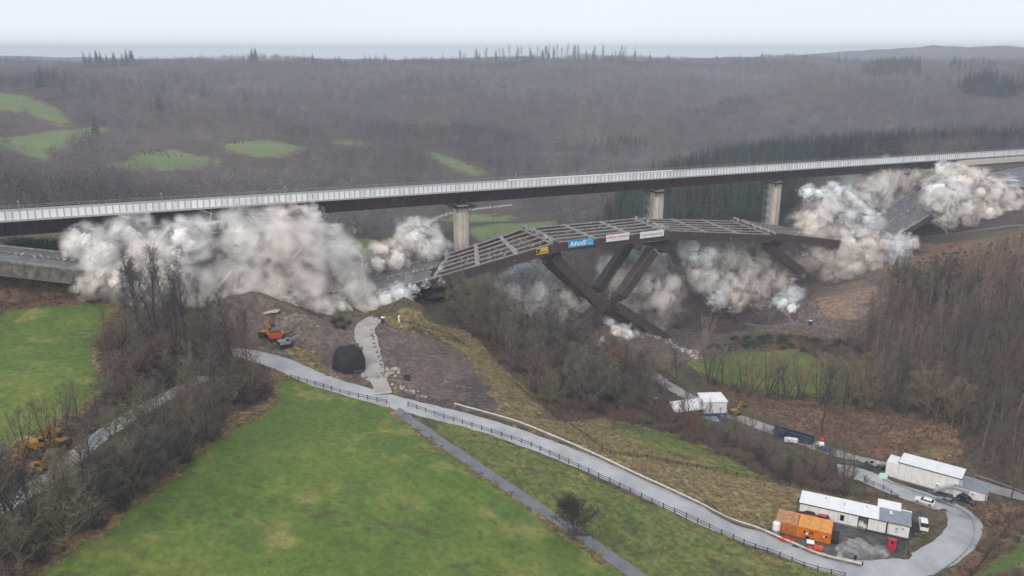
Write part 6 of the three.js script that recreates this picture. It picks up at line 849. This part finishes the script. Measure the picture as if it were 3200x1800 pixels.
// ---------- dust and smoke: clouds of thin drifting scraps round a dense core ----------
{
  reseed(4242);
  const AS = 64, ad = new Uint8Array(AS * AS * 4); for (let j = 0; j < AS; j++) for (let i = 0; i < AS; i++) { const x = (i + 0.5) / AS * 2 - 1, y = (j + 0.5) / AS * 2 - 1, r = Math.hypot(x, y), k = 255 * (r < 1 ? Math.pow(1 - r * r, 1.6) : 0); ad.set([k, k, k, 255], (j * AS + i) * 4); }
  const soft = new THREE.DataTexture(ad, AS, AS); soft.magFilter = THREE.LinearFilter; soft.needsUpdate = true;
  const veilMat = new THREE.MeshLambertMaterial({ color: 0xffffff, vertexColors: true, alphaMap: soft, transparent: true, opacity: 0.34, side: THREE.DoubleSide });
  const thinMat = new THREE.MeshLambertMaterial({ color: 0xffffff, vertexColors: true, alphaMap: soft, transparent: true, opacity: 0.24, side: THREE.DoubleSide });
  const coreMat = new THREE.MeshLambertMaterial({ color: 0xffffff, vertexColors: true });
  const COL = { b: [0.935, 0.972, 0.998], w: [0.992, 0.975, 0.96], d: [0.985, 0.92, 0.874], g: [0.958, 0.938, 0.922], p: [0.976, 0.892, 0.84] };
  const ball = new THREE.IcosahedronGeometry(1, 9).deleteAttribute('uv').deleteAttribute('normal'), unit = mergeVertices(ball), unitLow = mergeVertices(new THREE.IcosahedronGeometry(1, 5).deleteAttribute('uv').deleteAttribute('normal'));
  const bill = (x, y, z, o) => { let s = 0, a = 1; for (let i = 0; i < o; i++) { s += a * Math.abs(PN.noise(x, y, z)); x *= 2.1; y *= 2.1; z *= 2.1; a *= 0.5; } return s; };
  function plume(label, list, o = {}) {
    const B = list.map(([px, py, rp0, off0, c, thin]) => { const rp = rp0 * (o.grow ?? 1); const off = o.onGround ? null : off0; const p = off === null ? hit(px, py) : atOff(px, py, off), zc = -(p.y - CAMY) * sP - p.z * cP; return { p, r: rp * zc / FPX, c: COL[c] ?? COL.d, thin: thin || (rp * zc / FPX < 2.7 ? 2 : 0), k: rr(1.3, 1.8), o: R() * 90 }; });
    for (const b of [...B]) if (!b.thin) { const n = 2; for (let k = 0; k < n; k++) { const u = rr(-0.8, 1), an = 6.2832 * R(), s = Math.sqrt(1 - u * u), f = rr(0.55, 0.85), q = rr(0.28, 0.55); B.push({ p: V(b.p.x + s * Math.cos(an) * b.r * f, b.p.y + u * b.r * f, b.p.z + s * Math.sin(an) * b.r * f), r: b.r * q, c: b.c.map((v, i) => lerp(v, pick([COL.w, COL.d, COL.b])[i], 0.25)), thin: b.r * q < 1.3 ? 1 : 0, k: rr(1.2, 1.7), o: R() * 90, sub: 1 }); } }
    const g = thing('dust_plume', label, 'dust cloud', B[0].p), O = B[0].p, fq = 1;
    const cores = [];
    const shape = (b, x, y, z) => 0.68 + 0.36 * bill(x * b.k + b.o, y * b.k + b.o * 1.7, z * b.k - b.o, 3);
    // a scrap of dust: tilted at random, its outer face turned away from the middle of its billow
    const qt = new THREE.Quaternion(), spin = new THREE.Quaternion(), zed = V(0, 0, 1);
    const quad = ([PP, UU, II, CC, NN], x, y, z, h, c, n) => { const k = PP.length / 3, lie = n.clone().add(V(rr(-0.75, 0.75), rr(-0.75, 0.75), rr(-0.75, 0.75))).normalize(); qt.setFromUnitVectors(zed, lie).multiply(spin.setFromAxisAngle(zed, R() * 6.283)); for (const [X, Y] of [[-1, -1], [1, -1], [1, 1], [-1, 1]]) { const v = V(X * h, Y * h, 0).applyQuaternion(qt); PP.push(x - O.x + v.x, y - O.y + v.y, z - O.z + v.z); UU.push((X + 1) / 2, (Y + 1) / 2); CC.push(c[0], c[1], c[2]); NN.push(n.x, n.y, n.z); } II.push(k, k + 1, k + 2, k, k + 2, k + 3); };
    const dense = [[], [], [], [], []], wisp = [[], [], [], [], []];
    B.forEach((b, bi) => {
      if (!b.thin) { const q = (b.sub ? unitLow : unit).clone(), a = q.attributes.position, cc = new Float32Array(a.count * 3); for (let i = 0; i < a.count; i++) { const x = a.getX(i), y = a.getY(i), z = a.getZ(i), f = shape(b, x, y, z) * 0.92; a.setXYZ(i, b.p.x - O.x + x * b.r * f, b.p.y - O.y + y * b.r * f, b.p.z - O.z + z * b.r * f); cc.set(b.c, i * 3); } q.setAttribute('color', new THREE.BufferAttribute(cc, 3)); cores.push(q); }
      const n = Math.round((b.thin === 2 ? 5 : b.thin ? 0.3 : b.sub ? 0.6 : 1.0) * b.r * b.r + 6);
      for (let k = 0; k < n; k++) {
        const u = 2 * R() - 1, an = 6.2832 * R(), s = Math.sqrt(1 - u * u), x = s * Math.cos(an), z = s * Math.sin(an), f = shape(b, x, u, z);
        const rad = b.thin ? b.r * Math.cbrt(R()) * (0.6 + 0.6 * f) : b.r * (f * (0.9 + 0.2 * R()) + (o.soft ? 0.5 : 0.4) * R() * R() * R());
        const X = b.p.x + x * rad, Y = b.p.y + u * rad, Zz = b.p.z + z * rad;
        if (B.some((q, qi) => qi !== bi && !q.thin && (q.p.x - X) ** 2 + (q.p.y - Y) ** 2 + (q.p.z - Zz) ** 2 < (q.r * 0.52) ** 2)) continue;
        const sz = b.thin ? b.r * rr(0.25, 0.5) : Math.min(b.r * 0.75, o.soft ? rr(3.2, 7.5) : rr(2.2, 5.4)), m = b.thin ? 2 : 5;
        for (let w = 0; w < m; w++) quad(b.thin === 1 ? wisp : dense, X + rr(-0.85, 0.85) * sz, Y + rr(-0.85, 0.85) * sz, Zz + rr(-0.85, 0.85) * sz, sz * rr(0.5, 1.2), b.c, V(x + rr(-0.1, 0.1), u + rr(-0.1, 0.1) + 0.15, z + rr(-0.1, 0.1)).normalize());
      }
    });
    if (cores.length) { const cg = mergeGeometries(cores); cg.computeVertexNormals(); cg.userData.keepUV = true; obj('dense_core', cg, coreMat, g); }
    for (const [[p, u, i, c, n], m, nm] of [[dense, veilMat, 'billowing_edge'], [wisp, thinMat, 'thin_veil']]) if (i.length) { const G = new THREE.BufferGeometry(); G.setAttribute('position', new THREE.Float32BufferAttribute(p, 3)); G.setAttribute('normal', new THREE.Float32BufferAttribute(n, 3)); G.setAttribute('uv', new THREE.Float32BufferAttribute(u, 2)); G.setAttribute('color', new THREE.Float32BufferAttribute(c, 3)); G.setIndex(i); G.userData.keepUV = true; obj(nm, G, m, g).userData.kind = 'stuff'; }
    return (dense[2].length + wisp[2].length) / 6;
  }
  let q = 0;
  q += plume('huge beige dust cloud rolling along the ground under the viaduct, left of the broken deck', [
    [700, 850, 88, 24, 'd'], [265, 765, 46, 14, 'g'], [330, 800, 55, 20, 'g'], [400, 755, 55, 12, 'g'], [450, 850, 70, 24, 'd'], [540, 762, 45, 10, 'g'], [600, 790, 78, 22, 'w'], [500, 780, 60, 16, 'g'], [640, 755, 45, 8, 'g'], [780, 780, 80, 20, 'w'], [850, 745, 62, 14, 'p'], [885, 800, 88, 26, 'd'], [935, 705, 46, 8, 'd'], [965, 690, 32, 6, 'w'], [990, 740, 42, 10, 'w'], [930, 870, 80, 28, 'd'], [1000, 820, 80, 20, 'w'], [1045, 890, 68, 26, 'd'], [1095, 935, 52, 30, 'p'], [850, 920, 62, 32, 'd'], [700, 935, 48, 32, 'p'], [770, 905, 62, 32, 'd'], [305, 870, 42, 30, 'd'], [370, 885, 45, 32, 'd'], [430, 905, 38, 34, 'g'], [520, 880, 66, 28, 'd'], [620, 880, 70, 28, 'd'], [560, 830, 66, 26, 'w'], [1130, 955, 38, 32, 'd'], [960, 935, 46, 34, 'd'], [1060, 965, 30, 36, 'd'], [905, 955, 36, 36, 'd'], [1010, 955, 40, 36, 'd'], [600, 735, 40, 4, 'g', 1], [440, 715, 40, 4, 'g', 1], [710, 730, 50, 6, 'g', 1], [860, 690, 45, 6, 'g', 1], [1080, 810, 60, 18, 'b', 1], [230, 800, 50, 18, 'g', 1], [1060, 750, 40, 10, 'b', 1], [985, 665, 26, 2, 'b', 1], [680, 985, 40, 36, 'p', 1], [270, 905, 40, 34, 'g', 1]], { soft: true });
  q += plume('pale dust puffs rising behind the torn deck end', [[1300, 745, 42, 2, 'w'], [1195, 790, 30, 2, 'd'], [1245, 775, 28, 2, 'd'], [1340, 775, 40, 6, 'w'], [1280, 720, 30, -2, 'b'], [1130, 825, 22, 6, 'd'], [1180, 825, 28, 6, 'd'], [1240, 815, 30, 8, 'd'], [1370, 800, 34, 10, 'b', 1], [1310, 710, 34, -2, 'b', 1], [1090, 720, 40, -6, 'b', 1], [1400, 770, 30, 6, 'b', 1]], { soft: true });
  q += plume('white jets of smoke streaming off the torn deck edge to the ground', [[1250, 925, 30, 34, 'b'], [1200, 945, 34, 34, 'w'], [1290, 905, 22, 34, 'b'], [1330, 888, 16, 34, 'b'], [1160, 955, 34, 34, 'd'], [1225, 965, 22, 36, 'w'], [1300, 930, 22, 32, 'b', 1], [1380, 870, 22, 34, 'b', 1], [1390, 845, 18, 34, 'b', 1], [1120, 985, 22, 38, 'd'], [1260, 900, 40, 33, 'b', 1]]);
  q += plume('small dust cloud round the pier foot under the tilted deck', [[1440, 930, 34, 14, 'p'], [1410, 900, 36, 10, 'p'], [1345, 965, 22, 22, 'w'], [1395, 965, 26, 22, 'w'], [1425, 980, 22, 22, 'b'], [1370, 930, 34, 16, 'g', 1], [1455, 890, 30, 10, 'p', 1], [1440, 975, 22, 22, 'b', 1]]);
  q += plume('beige dust cloud behind the bare trees left of the crossed legs', [[1640, 930, 48, 6, 'd'], [1590, 945, 40, 8, 'd'], [1700, 950, 44, 6, 'd'], [1625, 880, 34, 2, 'b'], [1660, 860, 26, 0, 'b'], [1735, 900, 36, 2, 'w'], [1570, 985, 36, 12, 'p'], [1650, 990, 44, 10, 'd'], [1740, 970, 42, 8, 'p'], [1600, 870, 30, 0, 'b', 1], [1690, 880, 40, 2, 'b', 1], [1555, 955, 24, 10, 'w'], [1600, 910, 34, 12, 'd'], [1680, 915, 36, 12, 'w'], [1760, 930, 30, 10, 'd'], [1800, 990, 30, 2, 'd'], [1840, 985, 30, 2, 'w'], [1750, 1005, 30, 4, 'd'], [1870, 940, 26, 0, 'd']], { grow: 1.12 });
  q += plume('tall pink beige dust cloud behind the hanging legs', [[2020, 920, 52, 4, 'd'], [1940, 830, 28, 4, 'w'], [1960, 800, 20, 4, 'b'], [1985, 860, 42, 4, 'w'], [2050, 860, 40, 0, 'd'], [2075, 900, 38, 2, 'd'], [2085, 955, 34, 4, 'p'], [2035, 975, 50, 6, 'p'], [1970, 920, 46, 6, 'd'], [2060, 820, 26, -2, 'd'], [1900, 850, 24, 2, 'b'], [2095, 1000, 20, 6, 'p'], [1920, 890, 34, 6, 'p'], [2020, 1020, 34, 10, 'p', 1], [2070, 780, 24, -4, 'g', 1], [1960, 960, 40, 8, 'd'], [1890, 920, 40, 4, 'p', 1], [2090, 1040, 24, 10, 'p', 1], [2000, 890, 44, 14, 'd'], [2055, 930, 40, 16, 'd'], [1930, 870, 30, 12, 'd']], { grow: 1.14 });
  q += plume('low blue grey smoke spreading on the ground below the leg crossing', [[1905, 1010, 22, 20, 'b'], [1930, 1040, 24, 24, 'g'], [1960, 1045, 22, 22, 'b'], [1850, 1010, 28, 18, 'b', 1], [1990, 1040, 34, 20, 'g', 1], [1880, 1085, 36, 30, 'g', 1], [1950, 1075, 36, 28, 'g', 1], [1830, 1050, 30, 26, 'g', 1]], { onGround: true });
  q += plume('thin white smoke jet shooting right from the grounded leg', [[2060, 1062, 12, 27, 'b'], [2085, 1072, 13, 28, 'b'], [2110, 1084, 13, 30, 'b'], [2135, 1098, 13, 32, 'b'], [2160, 1110, 12, 34, 'w'], [2180, 1116, 10, 36, 'w', 1], [2045, 1055, 14, 27, 'b', 1], [2120, 1088, 22, 31, 'b', 1], [2170, 1112, 20, 35, 'w', 1], [2090, 1072, 24, 28, 'b', 1]], { onGround: true });
  q += plume('billowing brown and white smoke cloud below the bannerless deck', [[2300, 850, 58, 16, 'd'], [2165, 770, 26, 22, 'b'], [2205, 790, 34, 22, 'b'], [2255, 800, 46, 18, 'd'], [2205, 850, 40, 20, 'w'], [2355, 805, 44, 14, 'd'], [2390, 850, 44, 14, 'p'], [2335, 905, 46, 20, 'p'], [2270, 900, 42, 22, 'd'], [2430, 880, 34, 18, 'p'], [2290, 925, 34, 26, 'p'], [2170, 800, 22, 22, 'b'], [2245, 915, 30, 24, 'b'], [2320, 770, 26, 12, 'w'], [2440, 830, 30, 10, 'd'], [2480, 860, 24, 20, 'w', 1], [2150, 755, 20, 22, 'b', 1], [2220, 940, 26, 26, 'b', 1], [2290, 760, 30, 8, 'w', 1]], { grow: 1.1 });
  q += plume('small bright blue white smoke puff on the brown slope', [[2440, 925, 28, 26, 'b'], [2470, 940, 34, 27, 'b'], [2450, 955, 26, 28, 'b'], [2485, 905, 18, 26, 'b'], [2420, 910, 18, 26, 'b'], [2475, 965, 20, 29, 'b'], [2400, 930, 20, 26, 'g', 1]], { onGround: true });
  q += plume('great white and beige smoke cloud at the tip of the falling girder', [[2600, 740, 58, 20, 'd'], [2525, 603, 20, 16, 'b'], [2555, 608, 20, 16, 'b'], [2610, 600, 24, 16, 'b'], [2645, 615, 24, 14, 'b'], [2580, 650, 46, 18, 'w'], [2545, 700, 46, 22, 'd'], [2625, 690, 48, 20, 'b'], [2660, 660, 34, 16, 'w'], [2640, 780, 46, 30, 'd'], [2690, 740, 40, 26, 'w'], [2715, 700, 34, 26, 'b'], [2700, 790, 46, 32, 'd'], [2545, 790, 46, 22, 'p'], [2590, 830, 40, 24, 'p'], [2660, 830, 36, 34, 'd'], [2730, 830, 36, 34, 'd'], [2745, 765, 28, 34, 'w'], [2825, 740, 16, 36, 'w'], [2838, 762, 20, 36, 'd'], [2790, 780, 38, 36, 'b'], [2770, 840, 30, 36, 'b'], [2800, 820, 30, 37, 'b'], [2830, 830, 26, 38, 'b'], [2860, 835, 16, 38, 'b'], [2520, 750, 30, 22, 'p'], [2500, 800, 30, 20, 'g', 1], [2855, 855, 24, 38, 'b', 1], [2880, 840, 18, 38, 'b', 1], [2500, 600, 14, 16, 'b', 1], [2640, 595, 16, 14, 'b', 1], [2660, 860, 30, 34, 'p', 1]]);
  q += plume('grey dust haze behind the sliding carriageway', [[2720, 600, 46, -6, 'g'], [2680, 640, 36, 0, 'g'], [2765, 565, 38, -8, 'p'], [2745, 615, 34, -8, 'd'], [2815, 560, 30, -8, 'p'], [2845, 550, 24, -8, 'p'], [2735, 555, 26, -8, 'w'], [2700, 570, 40, -8, 'g', 1], [2680, 690, 44, 0, 'g', 1], [2790, 540, 40, -8, 'd', 1], [2890, 560, 40, -4, 'd', 1]], { soft: true });
  q += plume('white and beige dust cloud at the far deck end', [[3050, 620, 56, 26, 'd'], [2925, 600, 34, 30, 'w'], [2965, 605, 44, 30, 'w'], [2930, 635, 34, 32, 'w'], [2990, 575, 38, 24, 'd'], [3040, 575, 44, 22, 'd'], [3110, 615, 52, 28, 'd'], [3150, 630, 36, 30, 'd'], [3000, 660, 46, 34, 'p'], [2950, 670, 30, 34, 'g'], [3070, 660, 44, 32, 'd'], [3130, 665, 34, 34, 'p'], [2940, 535, 22, 8, 'w'], [2936, 515, 12, 6, 'w'], [2980, 540, 26, 10, 'd'], [3025, 545, 30, 12, 'd', 1], [3180, 620, 30, 30, 'd', 1], [3190, 665, 22, 34, 'b', 1], [2960, 695, 30, 36, 'p', 1], [3180, 680, 14, 34, 'b']]);
  console.log('smoke scraps', q);
}

renderer.render(scene, camera);
